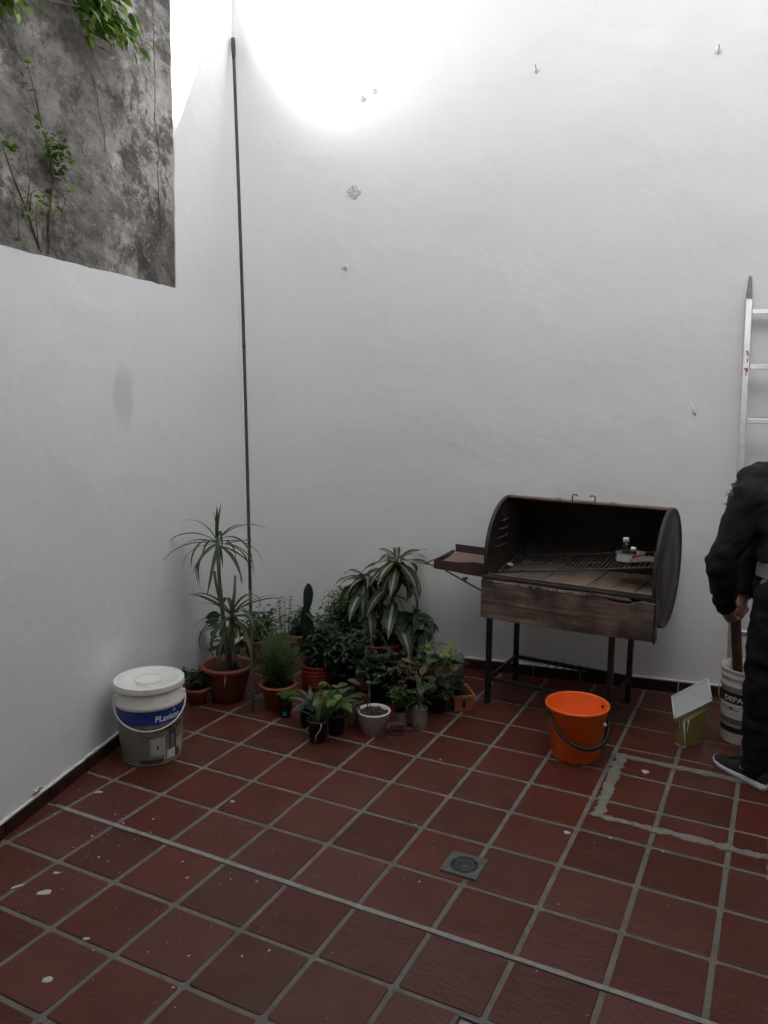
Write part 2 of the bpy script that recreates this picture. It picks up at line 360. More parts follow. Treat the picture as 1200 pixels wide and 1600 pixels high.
M_soil = mat('potting_soil', (.035, .024, .017), .95, var=.5, vscale=50, bump=.8, bscale=90)
M_pwhite = mat('white_glazed_pot', (.75, .75, .74), .3, var=.05, dirt=(.5, .47, .43), dscale=5, damt=.35)
M_can = mat('dull_tin', (.34, .30, .28), .45, metal=.55, var=.25, vscale=14, dirt=(.16, .10, .08), dscale=9, damt=.7)
M_teal = mat('teal_print', (.02, .22, .16), .5)
M_stem = mat('woody_stem', (.15, .12, .085), .85, var=.35, vscale=30, bump=.5, bscale=80)
M_gstem = mat('green_stem', (.07, .10, .03), .6, var=.3, vscale=30)
M_lf_drac = leafmat('dragon_tree_leaf', (.055, .085, .03))
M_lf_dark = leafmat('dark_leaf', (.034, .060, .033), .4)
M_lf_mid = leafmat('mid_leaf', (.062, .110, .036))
M_lf_lime = leafmat('lime_leaf', (.13, .21, .035))
M_lf_corn = leafmat('corn_plant_leaf', (.042, .062, .038), .4)
M_stripe = leafmat('cream_leaf_stripe', (.30, .31, .21), .45)
M_lf_grey = leafmat('grey_green_leaf', (.07, .105, .075))
M_lf_yel = leafmat('yellow_leaf', (.35, .33, .10))
M_lf_pur = leafmat('purple_brown_leaf', (.085, .055, .045))
M_lf_pale = leafmat('pale_veined_leaf', (.17, .165, .11))
M_dead = leafmat('dry_leaf', (.16, .10, .06), .8)
M_bkt = mat('white_bucket_plastic', (.74, .72, .68), .45, var=.05, vscale=6, dirt=(.45, .42, .36), dscale=7, damt=.5)
M_lid = mat('white_lid_plastic', (.80, .80, .78), .5, var=.04, dirt=(.5, .48, .44), dscale=8, damt=.45)
M_blue = mat('blue_label', (.012, .05, .30), .4, var=.08)
M_greylab = mat('grey_label_print', (.21, .20, .18), .45, var=.18, vscale=12)
M_lab2 = mat('pale_label_print', (.42, .41, .37), .45, var=.15, vscale=16)
M_lab3 = mat('dark_label_print', (.05, .05, .048), .45, var=.3, vscale=20)
M_letter = mat('white_lettering', (.85, .85, .85), .5, var=.02)
M_letterd = mat('dark_lettering', (.02, .02, .02), .5, var=.02)
M_orange = mat('orange_plastic', (.93, .155, .016), .33, var=.06, vscale=5, dirt=(.78, .12, .015), dscale=6, damt=.6)
M_strap = mat('black_handle', (.012, .012, .013), .45, var=.2)
M_olive = mat('olive_plastic', (.24, .215, .07), .45, var=.12, vscale=7, dirt=(.16, .14, .05), dscale=8)
M_alu = mat('ladder_aluminium', (.62, .63, .64), .38, metal=.75, var=.1, vscale=12, dirt=(.42, .42, .42), dscale=18, damt=.6)
M_aludark = mat('dark_ladder_fitting', (.16, .16, .16), .5, metal=.6, var=.3, vscale=40)
M_redp = mat('red_paint_fleck', (.35, .02, .02), .5)
M_jacket = mat('black_cloth_jacket', (.020, .020, .024), .95, var=.35, vscale=9, bump=.35, bscale=22, spec=.2)
M_trous = mat('black_cloth_trousers', (.012, .012, .0145), .95, var=.3, vscale=9, bump=.3, bscale=25, spec=.2)
M_tee = mat('grey_shirt_cloth', (.19, .20, .215), .95, var=.15, bump=.3, bscale=40, spec=.2)
M_skin = mat('skin', (.36, .20, .14), .5, var=.08, vscale=20)
M_hair = mat('dark_hair', (.035, .025, .02), .55, var=.3, vscale=40)
M_shoe = mat('black_shoe_knit', (.02, .02, .021), .85, var=.6, vscale=35, bump=.4, bscale=200)
M_sole = mat('white_shoe_sole', (.66, .66, .66), .55, var=.06)
M_stick = wood_mat('paint_stick', (.24, .16, .10), (.36, .26, .18))
M_mauve = mat('mauve_print', (.20, .13, .19), .5)
M_glassd = mat('dark_bottle', (.015, .010, .008), .15, var=.2)
M_cap = mat('white_cap', (.80, .80, .79), .45, var=.03)
M_rag = mat('dusty_rag', (.30, .27, .24), .95, var=.25, bump=.6, bscale=50)
M_tinred = mat('red_tin_print', (.28, .035, .045), .4, var=.2)
M_tintop = mat('pale_tin_print', (.45, .48, .52), .4, var=.15)
M_string = mat('red_string', (.45, .07, .05), .8)
M_cord = mat('white_cord', (.65, .64, .58), .8)
M_render = mat('house_render', (.62, .61, .59), .85, var=.1, bump=.3, bscale=40)
M_roof = mat('roof_underside', (.4, .39, .37), .85, var=.1)
M_crack = mat('crack_shadow', (.018, .017, .017), .95)
M_lowrod = mat('grey_green_cane', (.085, .09, .075), .7, var=.3, vscale=40)
# ================================================================ THE YARD
COR = V(-.814, 1.910, 0)
bd = V(.988, .156, 0).normalized(); bn = V(-bd.y, bd.x, 0)
ld = V(-.237, .972, 0).normalized(); ln = V(-ld.y, ld.x, 0)
RB = math.atan2(bd.y, bd.x); RL = math.atan2(ld.y, ld.x)
def B(s, d, z): return COR + bd*s - bn*d + Z*z          # d: distance into the yard from the back wall
def Lw(t, d, z): return COR + ld*t - ln*d + Z*z
rj = random.Random(3)
def rough_edge(p, q, step, amp, nrm):
    p, q = V(*p), V(*q); n = max(1, int((q-p).length/step)); out = []
    for i in range(n+1):
        k = i/n; a = 0 if i in (0, n) else amp
        out.append(p.lerp(q, k) + V(*nrm)*(rj.uniform(-a, a) + a*.8*mnoise.noise(V(k*14, p.x*3, q.z))))
    return out

# floor: mortar bed with every tile a piece of its own
bm = new(); box(bm, (-26, -26, -.12), (26, 26, -.0035))
floor = obj('floor', bm, M_mortar, kind='structure')
P, GAP = .25, .0175
def tile_bm(rr):
    h = (P-GAP)/2; bm = new()
    def ring(s, z, j): return [bm.verts.new((x*s + rr.uniform(-j, j), y*s + rr.uniform(-j, j), z + rr.uniform(-.0003, .0003))) for x, y in ((-h, -h), (h, -h), (h, h), (-h, h))]
    # eight-sided rings give slightly worn corners
    def ring8(s, z, j):
        o = []
        for (x, y), (ex, ey) in zip(((-h, -h), (h, -h), (h, h), (-h, h)), (((0, 1), (1, 0)), ((-1, 0), (0, 1)), ((0, -1), (-1, 0)), ((1, 0), (0, -1)))):
            c = .006
            for (ax, ay) in (ex, ey):
                o.append(bm.verts.new(((x + ax*c)*s + rr.uniform(-j, j), (y + ay*c)*s + rr.uniform(-j, j), z)))
        return o
    a, b, c = ring8(1, -.008, .0007), ring8(1, -.0012, .0007), ring8(.972, 0, .0006)
    for r1, r2 in ((a, b), (b, c)):
        for i in range(8): bm.faces.new((r1[i], r1[(i+1) % 8], r2[(i+1) % 8], r2[i]))
    bm.faces.new(c)
    return bm
variants = []
for i in range(6):
    b_ = tile_bm(rj); me = bpy.data.meshes.new('tile'); b_.to_mesh(me); b_.free(); me.materials.append(M_tile); variants.append(me)
planes = [(B(0, .013, 0), -bn), (Lw(0, .013, 0), -ln)]
for i in range(-7, 14):
    for j in range(-6, 11):
        c = V((i+.5)*P, (j+.5)*P, 0)
        ds = [(c-p).dot(n) for p, n in planes]
        if min(ds) < -.18 or c.x > 3.1: continue
        if c.y < -.9 and (c.x > 2.6 or c.x < -.6): continue
        tl = (rj.gauss(0, .0012), rj.gauss(0, .0012), rj.gauss(0, .003))
        if min(ds) > .19:
            obj('tile', rj.choice(variants), M_tile, floor, c + Z*rj.uniform(-.0006, .0004), tl)
        else:
            b_ = tile_bm(rj)
            for p, n in planes:
                bmesh.ops.bisect_plane(b_, geom=b_.verts[:]+b_.edges[:]+b_.faces[:], plane_co=p-c, plane_no=n, clear_inner=True)
            if len(b_.faces) > 2: obj('tile', b_, M_tile, floor, c)
            else: b_.free()
# raised joint strip with rounded back
bm = new(); pts = []
x0 = Lw(-1.92, 0, 0).x + .06
n = 60
for k in range(n+1):
    x = x0 + (3.0-x0)*k/n; pts.append((x, .002 + .0012*math.sin(x*5) + rj.uniform(-.0005, .0005), -.0005 + rj.uniform(-.0004, .0004)))
tube(bm, pts, [.0105 + rj.uniform(-.0012, .0012) for _ in pts], 10, flat=1)
for v in bm.verts: v.co.z = max(-.003, v.co.z*.24)
obj('joint_strip', bm, M_joint, floor)
# ragged cement fill round the old opening
def band(p, q, wd, amp, z, nm='cement_fill'):
    p, q = V(*p, 0), V(*q, 0); d = (q-p).normalized(); nr = V(-d.y, d.x, 0); n = max(4, int((q-p).length/.012)); bm = new()
    L_ = []; R_ = []
    for k in range(n+1):
        c = p.lerp(q, k/n)
        a1 = wd/2 + amp*(mnoise.noise(V(k*.35, p.x*9, 1)) + .7*mnoise.noise(V(k*1.1, p.y*9, 2)))
        a2 = wd/2 + amp*(mnoise.noise(V(k*.3, p.x*7, 5)) + .7*mnoise.noise(V(k*1.2, p.y*5, 8)))
        L_.append(c + nr*max(.004, a1)); R_.append(c - nr*max(.004, a2))
    top = []
    for zz, s in ((-.003, 1.0), (z, .9)):
        row = []
        for a, b in zip(L_, R_):
            m = (a+b)/2; row.append((bm.verts.new(m + (a-m)*s + Z*zz), bm.verts.new(m + (b-m)*s + Z*zz)))
        top.append(row)
    for k in range(n):
        (a0, b0), (a1, b1) = top[1][k], top[1][k+1]; bm.faces.new((a0, b0, b1, a1))
        (c0, d0), (c1, d1) = top[0][k], top[0][k+1]
        bm.faces.new((c0, a0, a1, c1)); bm.faces.new((b0, d0, d1, b1))
    bmesh.ops.recalc_face_normals(bm, faces=bm.faces)
    return obj(nm, bm, M_cement, floor)
band((1.548, .86), (1.532, 1.43), .044, .018, .0022)
band((1.53, .872), (2.16, .862), .036, .014, .0026)
band((1.525, 1.412), (2.16, 1.405), .036, .009, .0032)
band((2.142, .72), (2.142, 1.43), .045, .006, .0028)
band((1.50, 1.30), (1.55, 1.29), .02, .014, .0018)
bm = new(); box(bm, (2.166, 1.02, -.003), (2.18, 1.30, .0045)); obj('metal_edge', bm, M_iron, floor)
# drips of white paint
def blob(bm, c, r, el=1.0, rot=0, n=11, z=.0016):
    k0 = rj.uniform(0, 9); vt = []
    for k in range(n):
        a = 2*PI*k/n; rr = r*(1 + .75*mnoise.noise(V(k0 + math.cos(a), math.sin(a), 3)))
        x, y = rr*el*math.cos(a), rr*math.sin(a)
        vt.append((c[0] + x*math.cos(rot) - y*math.sin(rot), c[1] + x*math.sin(rot) + y*math.cos(rot)))
    lo = [bm.verts.new((x, y, .0002)) for x, y in vt]; hi = [bm.verts.new((c[0] + (x-c[0])*.86, c[1] + (y-c[1])*.86, z)) for x, y in vt]
    for k in range(n): bm.faces.new((lo[k], lo[(k+1) % n], hi[(k+1) % n], hi[k]))
    bm.faces.new(hi)
for c, r, el, rot in (((.098, -.389), .013, 1.6, .4), ((.412, -.651), .012, 1.3, .8), ((-.002, -.407), .006, 3.2, .9), ((1.649, 1.309), .013, 1.3, 0), ((1.475, .704), .009, 1.3, 0),
                      ((-.229, .146), .007, 2.4, .7), ((.05, -.30), .006, 1.8, .5), ((.38, -.486), .007, 1.6, .2), ((.28, .33), .007, 1.2, 0), ((1.62, .74), .004, 1.3, 0)):
    bm = new(); blob(bm, c, r, el, rot); obj('paint_splash', bm, M_spot, floor)
bm = new()
for k in range(170):
    q = rj.random()
    if q < .55: c = (rj.gauss(.15, .35), rj.gauss(-.15, .32))
    elif q < .8: c = (rj.gauss(.85, .35), rj.gauss(-.15, .3))
    else: c = (rj.uniform(-.3, 2.1), rj.uniform(-.3, 1.3))
    if (V(*c, 0)-planes[1][0]).dot(-ln) < .03: continue
    blob(bm, c, rj.choice((.0008, .001, .0012, .0014, .002, .0034)), rj.uniform(1, 1.8), rj.uniform(0, 3), 7, .001)
obj('paint_specks', bm, M_spot, floor, kind='stuff')

bm = new()
for k in range(90):
    c = V(rj.gauss(.25, .38), rj.gauss(1.12, .16), .001)
    if (c-planes[1][0]).dot(-ln) < .05 or rj.random() < (.5 if c.y < .95 else 0): continue
    s_ = rj.choice((.002, .003, .004, .008)); a_ = rj.uniform(0, 6)
    vt = [bm.verts.new(c + V(s_*x*math.cos(a_) - s_*.5*y*math.sin(a_), s_*x*math.sin(a_) + s_*.5*y*math.cos(a_), rj.uniform(0, s_*.5))) for x, y in ((-1, 0), (0, -1), (1, 0), (0, 1))]
    bm.faces.new(vt)
obj('soil_crumbs', bm, M_dead, floor, kind='stuff')
# floor drain
dr = thing('floor_drain', 'square grey iron drain with a round slotted grate, set in the red tiles', 'drain', (1.2205, .347, 0), 0)
bm = new()
hs_ = .062; ro = .0475; n = 48
sq = []
for k in range(n):
    a = 2*PI*k/n; c_, s_ = math.cos(a), math.sin(a); m_ = max(abs(c_), abs(s_)); sq.append((c_/m_*hs_, s_/m_*hs_))
T0 = [bm.verts.new((x, y, .0045)) for x, y in sq]; T1 = [bm.verts.new((ro*math.cos(2*PI*k/n), ro*math.sin(2*PI*k/n), .0045)) for k in range(n)]
B0 = [bm.verts.new((x, y, -.003)) for x, y in sq]; B1 = [bm.verts.new((v.co.x, v.co.y, .0008)) for v in T1]
for k in range(n):
    k2 = (k+1) % n
    bm.faces.new((T0[k], T0[k2], T1[k2], T1[k])); bm.faces.new((B0[k], B0[k2], T0[k2], T0[k])); bm.faces.new((T1[k], T1[k2], B1[k2], B1[k]))
obj('drain_plate', bm, M_iron, dr)
bm = new(); lathe(bm, [(0, .0012), (.0485, .0012)], 32); obj('sump_shade', bm, M_black, dr)  # flat black disc; the hollow's shade is put into its colour
bm = new()
lathe(bm, [(.0, .0052), (.011, .0052), (.012, .0018)], 24); lathe(bm, [(.026, .002), (.026, .0046), (.0315, .0046), (.0315, .002)], 32)
for k in range(24):
    a = 2*PI*k/24
    box(bm, (.011, -.0016, .002), (.0475, .0016, .0043), Matrix.Rotation(0, 4, 'Z')) if False else None
    c_, s_ = math.cos(a), math.sin(a); q = []
    for r_, h_ in ((.011, .0012), (.048, .0030)):
        q.append([(r_*c_ - h_*s_, r_*s_ + h_*c_), (r_*c_ + h_*s_, r_*s_ - h_*c_)])
    vv = [bm.verts.new((x, y, .0043)) for x, y in (q[0][0], q[0][1], q[1][1], q[1][0])]; vb = [bm.verts.new((v.co.x, v.co.y, .0014)) for v in vv]
    bm.faces.new(vv)
    for i in range(4): bm.faces.new((vb[i], vb[(i+1) % 4], vv[(i+1) % 4], vv[i]))
bmesh.ops.recalc_face_normals(bm, faces=bm.faces)
obj('drain_grate', bm, mat('dark_drain_grate', (.075, .08, .08), .5, metal=.4, var=.3, vscale=40), dr)
bm = new(); tube(bm, [(-.063, -.06, .0005), (-.0635, 0, .001), (-.063, .061, .0005)], .0025, 6); obj('mortar_lip', bm, M_cement, dr)

# inspection cover at the bottom edge of the picture
cv = thing('inspection_cover', 'grey metal inspection cover frame let into the tiles at the bottom edge', 'cover', (1.433, -.256, 0), -.03)
bm = new()
for lo, hi in (((0, -.012, -.003), (.30, 0, .005)), ((0, -.33, -.003), (.012, -.0125, .005)), ((.288, -.33, -.003), (.30, -.0125, .005)), ((.0125, -.33, -.003), (.2875, -.318, .005))): box(bm, lo, hi, bev=.001)
obj('cover_frame', bm, M_iron, cv)
bm = new(); box(bm, (.019, -.311, -.002), (.281, -.019, .0038), bev=.001); obj('cover_rim', bm, M_joint, cv)
bm = new(); box(bm, (.034, -.296, -.001), (.266, -.034, .0052), bev=.0012); obj('cover_tile', bm, M_tile, cv)

# ---------------------------------------------------------------- walls
TOPB = 4.5
bm = new()
extr(bm, [(-.2, 0, -.1), (3.9, 0, -.1), (3.9, 0, TOPB), (-.2, 0, TOPB)], V(0, .3, 0))
wb = obj('wall', bm, M_white, None, COR, (0, 0, RB)); tag(wb, 'tall white plastered wall behind the barrel grill and ladder', 'wall'); wb['kind'] = 'thing'
bm = new()
prof = [V(-6.5, 0, -.1), V(-.0015, 0, -.1), V(-.0015, 0, 3.80)]
prof += rough_edge((-.0015, 0, 3.80), (-.7357, 0, 2.726), .05, .008, (.7, 0, .7))[1:]
prof += rough_edge((-.7357, 0, 2.726), (-.767, 0, 2.03), .05, .0035, (1, 0, 0))[1:]
prof += rough_edge((-.767, 0, 2.03), (-6.5, 0, 2.045), .06, .003, (0, 0, 1))[1:]
extr(bm, prof, V(0, .16, 0))
wl = obj('wall', bm, M_left, None, COR, (0, 0, RL)); tag(wl, 'white plastered side wall with low top and raised end at the corner', 'wall'); wl['kind'] = 'thing'
CT = 7.5
bm = new()
pr = [V(-6.5, 0, 2.02), V(-.758, 0, 2.02)] + rough_edge((-.758, 0, 2.02), (-.60, 0, CT), .05, .005, (1, 0, 0))[1:] + [V(-6.5, 0, CT)]
extr(bm, pr, V(0, .13, 0))
wc = obj('wall', bm, M_conc, None, COR + ln*.006, (0, 0, RL)); tag(wc, 'grimy bare concrete wall with cracks, rising above the low white wall', 'wall'); wc['kind'] = 'thing'
def crack(pts, wd, seed):
    bm = new(); rr = random.Random(seed); P_ = []
    for (a, b) in zip(pts, pts[1:]):
        n = max(2, int(math.hypot(b[0]-a[0], b[1]-a[1])/.02))
        for k in range(n): P_.append((a[0] + (b[0]-a[0])*k/n + rr.uniform(-.006, .006), a[1] + (b[1]-a[1])*k/n))
    P_.append(pts[-1]); row = []
    for i, (x, z) in enumerate(P_):
        h = wd*(.35 + rr.random())*min(1, (len(P_)-i)/6, (i+1)/3)
        row.append((bm.verts.new((x-h, -.0012, z)), bm.verts.new((x+h, -.0012, z))))
    for (a, b), (c, d) in zip(row, row[1:]): bm.faces.new((a, b, d, c))
    obj('crack', bm, M_crack, wc)
crack([(-.885, 4.2), (-.888, 3.26), (-.892, 3.0), (-.905, 2.72), (-.878, 2.64), (-.90, 2.55), (-.895, 2.2)], .0028, 1)
crack([(-.9, 2.72), (-.83, 2.73), (-.76, 2.715)], .0016, 2)
crack([(-.895, 3.06), (-.82, 3.04), (-.755, 3.05)], .0013, 6)
crack([(-1.40, 2.78), (-1.37, 2.70), (-1.355, 2.62), (-1.335, 2.60), (-1.335, 2.50)], .0025, 3)
crack([(-1.9, 2.17), (-1.55, 2.165), (-1.40, 2.13), (-1.2, 2.10)], .0012, 4)
bm = new(); rr = random.Random(5)
for k in range(110):                                             # flaked lime left on the concrete
    x, z = (rr.gauss(-.93, .025), rr.gauss(2.62, .22)) if rr.random() < .35 else (rr.gauss(-1.03, .05), rr.gauss(2.36, .10)) if rr.random() < .5 else (rr.uniform(-1.3, -.8), rr.uniform(2.05, 2.95))
    a = rr.uniform(.0015, .0045); h = a*rr.uniform(1, 2.6); n = 6
    vt = [bm.verts.new((x + a*math.cos(2*PI*i/n)*rr.uniform(.6, 1.2), -.002, z + h*math.sin(2*PI*i/n)*rr.uniform(.6, 1.2))) for i in range(n)]
    bm.faces.new(vt)
obj('lime_flakes', bm, mat('lime_flake', (.5, .49, .46), .9), wc, kind='stuff')
# skirting tiles along both walls
def skirts(par, a, b, h, ln_):
    x = a
    while x < b - .02:
        e = min(b, x + ln_ - .006); bm = new(); hh = h + rj.uniform(-.003, .003)
        box(bm, (x, -.012 + rj.uniform(-.001, .001), -.004), (e, .001, hh), bev=.002); obj('skirting_tile', bm, M_skirt, par); x += ln_
skirts(wb, .004, 3.85, .056, .25)
skirts(wl, -3.7, -.016, .050, .25)
for par, a, b, h in ((wb, .004, 3.85, .0565), (wl, -3.7, -.016, .0505)):  # uneven lip of paint and plaster above the tiles
    bm = new(); pts = [(a + (b-a)*k/90, -.004, h + .004 + .003*mnoise.noise(V(k*.7, b, 0))) for k in range(91)]
    tube(bm, pts, [.006 + .003*mnoise.noise(V(k*.5, 4, b)) for k in range(91)], 7); obj('plaster_lip', bm, M_plaster, par)

# the rest of the courtyard, unseen; wall height and overhang shaped to limit skylight
bm = new(); extr(bm, [(0, 0, -.1), (-7.2, 0, -.1), (-7.2, 0, 4.5), (0, 0, 4.5)], V(0, -.25, 0))
wr = obj('wall', bm, M_render, None, B(3.6, 0, 0), (0, 0, RL)); tag(wr, 'unseen white rendered wall closing the right side of the yard, raised for shade', 'wall'); wr['kind'] = 'thing'
bm = new(); extr(bm, [(-.2, 0, -.1), (3.9, 0, -.1), (3.9, 0, 5.5), (-.2, 0, 5.5)], V(0, -.3, 0))
wh = obj('house', bm, M_render, None, COR + ld*-5.2, (0, 0, RB)); tag(wh, 'unseen rendered house front at the open end of the yard, overhang added for shade', 'house'); wh['kind'] = 'thing'
bm = new(); box(bm, (-.1, .02, 2.75), (3.7, 2.3, 2.9)); obj('shade_roof', bm, M_roof, wh)  # unseen slab put in to block skylight

# hooks and screws left in the back wall
def hook(s, z, kind, lab):
    t = thing('wall_hook', lab, 'hook', B(s, 0, z), RB, 'hooks and screws in the white walls')
    bm = new()
    if kind == 0:
        tube(bm, [(0, .01, 0), (0, -.028, .001), (0, -.036, .006), (0, -.036, .018)], .0034, 8)
    elif kind == 1:
        tube(bm, [(0, .01, 0), (0, -.02, 0)], .0035, 8)
        tube(bm, [(.012*math.sin(a), -.026, .012*math.cos(a)-.010) for a in [i*PI*1.7/10 for i in range(11)]], .003, 7)
    else:
        tube(bm, [(0, .01, 0), (.002, -.022, -.004)], .0042, 8); lathe(bm, [(0, .0), (.0065, .0), (.0065, -.004), (0, -.004)], 10)
        for v in bm.verts: pass
    if kind == 3:
        bm.free(); bm = new()
        for q in range(3): tube(bm, [(-.012 + .012*q, .001, .03 - .02*q), (.0, -.0035, .005 - .012*q), (.014, .001, -.03 + .004*q)], [.002, .0045, .002], 6)
        obj('plaster_scar', bm, M_white, t, smooth=True); return
    if kind == 4:
        for v in bm.verts: v.co *= .45
    else:
        for v in bm.verts: v.co *= .8
    obj('hook', bm, M_hook, t)
    if kind == 4: return
    bm = new(); n = 14
    for rr_, y in ((.020, .0008), (.014, -.003), (.006, -.0055)): pass
    rings = []
    for rad, y in ((.021, .001), (.013, -.0035), (.005, -.006)):
        rings.append([bm.verts.new((rad*math.cos(2*PI*k/n)*rj.uniform(.65, 1.25), y, rad*math.sin(2*PI*k/n)*rj.uniform(.65, 1.25)-.004)) for k in range(n)])
    for a, b in zip(rings, rings[1:]):
        for k in range(n): bm.faces.new((a[k], a[(k+1) % n], b[(k+1) % n], b[k]))
    bm.faces.new(rings[-1]); bmesh.ops.recalc_face_normals(bm, faces=bm.faces)
    obj('plaster_scar', bm, M_plaster, t, smooth=True)
hook(.752, 3.066, 1, 'metal eye screw in the white wall, left one of the close pair near the top')
hook(.8155, 3.098, 2, 'short bent screw in the white wall, right one of the close pair near the top')
hook(1.656, 3.115, 0, 'upright metal hook high in the white wall above the barrel grill')
hook(2.490, 3.112, 0, 'upright metal hook in the white wall at the top right')
hook(.702, 2.613, 0, 'metal hook standing in a torn plaster patch of the white wall')
hook(.6535, 2.21, 1, 'metal ring screw in the white wall, lowest of the hooks left of centre')
hook(2.484, 1.464, 3, 'faint plaster scuff on the white wall beside the ladder')
hook(1.83, 2.03, 4, 'tiny screw head in the middle of the white wall above the grill')
lo_h = thing('wall_hook', 'bent wire hook low on the white side wall, just above the skirting', 'hook', Lw(-2.021, 0, .075), RL, 'hooks and screws in the white walls')
bm = new(); tube(bm, [(-.018, -.006, .008), (-.016, -.02, .0), (-.004, -.012, -.004), (0, -.022, .004), (.010, -.012, .008), (.018, -.02, .002)], .0022, 6); obj('hook', bm, M_iron, lo_h)
bm = new()
for k in range(2): tube(bm, [(-.02+.03*k, .002, -.004), (-.005+.02*k, -.004, -.002), (.01+.01*k, .002, .0)], [.004, .009, .004], 7)
obj('plaster_scar', bm, M_plaster, lo_h, smooth=True)

# torn plaster patch round the middle hook, on the wall
bm = new(); n = 20
o_ = [bm.verts.new((.70 + .046*math.cos(2*PI*k/n)*rj.uniform(.7, 1.2), -.001, 2.597 + .034*math.sin(2*PI*k/n)*rj.uniform(.6, 1.2))) for k in range(n)]
i_ = [bm.verts.new((.70 + (v.co.x-.70)*.8, -.0045 if k % 3 else -.002, 2.597 + (v.co.z-2.597)*.8)) for k, v in enumerate(o_)]
for k in range(n): bm.faces.new((o_[k], o_[(k+1) % n], i_[(k+1) % n], i_[k]))
bm.faces.new(i_); bmesh.ops.recalc_face_normals(bm, faces=bm.faces); obj('torn_plaster', bm, mat('torn_plaster', (.62, .62, .62), .85, bump=.8, bscale=90), wb)

# rusty pole leaning into the corner
pole = thing('metal_pole', 'thin rusty metal pole leaning from the flower pots up into the wall corner', 'pole', (-.155, 1.064, 0))
a_, b_ = V(0, 0, 0), V(-.785+.155, 1.868-1.064, 3.42)
def pl(k, sag=.010): return a_.lerp(b_, k) + V(-.6, -.78, 0)*(-sag*math.sin(PI*k))
bm = new(); ks = [.16 + .84*i/24 for i in range(25)]; tube(bm, [pl(k) for k in ks], [.0080 if k < .52 else .0084 for k in ks], 10); obj('tube', bm, M_rust, pole)
bm = new(); tube(bm, [pl(k) for k in (0, .06, .12, .17)], .0080, 10); obj('lower_end', bm, M_lowrod, pole)
bm = new(); tube(bm, [pl(.513), pl(.522)], .0090, 10); obj('coupling', bm, M_rust, pole)
bm = new(); tube(bm, [pl(.965), pl(.985), pl(1.0)], [.0084, .0125, .012], 10); obj('pole_cap', bm, M_rust, pole)
st = pl(.235)
bm = new(); tube(bm, [st + V(.012, -.012, 0), st + V(-.012, -.012, .002), st + V(-.06, -.03, -.008), st + V(-.10, -.06, -.014)], .0022, 6)
tube(bm, [st + V(.0125*math.cos(a), .0125*math.sin(a), 0) for a in [i*2*PI/10 for i in range(11)]], .0025, 6); obj('tie_string', bm, M_string, pole)

# ---------------------------------------------------------------- ladder
lad = thing('ladder', 'aluminium ladder leaning on the white wall behind the person', 'ladder', B(2.695, 0, 0), RB)
def LY(z): return -(.04 + (2.1-z)*.22)
def lp(x, z, dy=0): return V(x, LY(z) + dy, z)
for x in (0, .36):
    bm = new()
    q = [lp(x-.014, .02), lp(x+.014, .02), lp(x+.014, 1.99), lp(x-.014, 1.99)]
    extr(bm, q, V(0, .055, .012)); bmesh.ops.bevel(bm, geom=bm.edges[:], offset=.002, segments=1, affect='EDGES')
    rl = obj('rail', bm, M_alu, lad)
    bm = new(); extr(bm, [lp(x-.013, 1.985, -.002), lp(x+.013, 1.985, -.002), lp(x+.007, 2.085, -.002), lp(x-.003, 2.09, -.002)], V(0, .035, .008)); obj('end_cap', bm, M_aludark, rl)
    bm = new(); extr(bm, [lp(x-.017, 0), lp(x+.017, 0), lp(x+.017, .03), lp(x-.017, .03)], V(0, .055, .0)); obj('foot', bm, M_strap, rl)
    bm = new()
    for (zz, dx, w_, h_) in ((1.74, .002, .005, .006), (1.728, .006, .004, .009), (1.66, -.004, .004, .004), (1.655, .004, .006, .012), (1.635, .002, .003, .01), (1.70, .005, .003, .01)):
        extr(bm, [lp(x+dx-w_, zz-h_, -.0008), lp(x+dx+w_, zz-h_*.6, -.0008), lp(x+dx+w_*.6, zz+h_, -.0008), lp(x+dx-w_*.8, zz+h_*.7, -.0008)], V(0, .0016, 0))
    obj('paint_fleck', bm, M_redp, rl, kind='stuff')
for z in (1.925, 1.67, 1.42, 1.17, .935, .71, .46, .21):
    bm = new(); extr(bm, [lp(.0145, z-.012), lp(.3455, z-.012), lp(.3455, z+.012), lp(.0145, z+.012)], V(0, .032, .006)); bmesh.ops.bevel(bm, geom=bm.edges[:], offset=.003, segments=1, affect='EDGES')
    obj('rung', bm, M_alu, lad)
# ================================================================ BUCKETS
def lin(pts):
    def f(z):
        if z <= pts[0][0]: return pts[0][1]
        for (a, ra), (b, rb) in zip(pts, pts[1:]):
            if z <= b: return ra + (rb-ra)*(z-a)/(b-a)
        return pts[-1][1]
    return f
pb = thing('paint_bucket', 'large white paint bucket with blue label band and closed lid by the side wall', 'bucket', (-.275, .498, 0), 0)
rf = lin([(0, .126), (.245, .1375), (.34, .142)])
bm = new()
lathe(bm, [(0, .004), (.118, .004), (.122, 0), (.126, .004), (.1375, .243), (.143, .246), (.1445, .256), (.141, .266), (.1365, .27), (.1375, .325), (0, .325)], 56)
obj('bucket_body', bm, M_bkt, pb)
bm = new(); lathe(bm, [(0, .336), (.115, .3365), (.119, .341), (.128, .3415), (.131, .3385), (.1355, .3385), (.137, .343), (.1375, .3435), (.1435, .3435), (.144, .3433), (.1455, .3415), (.1456, .341), (.146, .3205), (.146, .320), (.145, .3185), (.1445, .3185), (.1385, .3187)], 56)
ld_ = obj('bucket_lid', bm, M_lid, pb)
bm = new(); tube(bm, [(.035*math.cos(a)+.02, -.055+.022*math.sin(a), .338) for a in [PI+i*PI/10 for i in range(11)]], .0022, 6); tube(bm, [(.06*math.cos(a), .06*math.sin(a), .3375) for a in [i*2*PI/30 for i in range(31)]], .0012, 5); obj('lid_mould_line', bm, M_bkt, ld_)
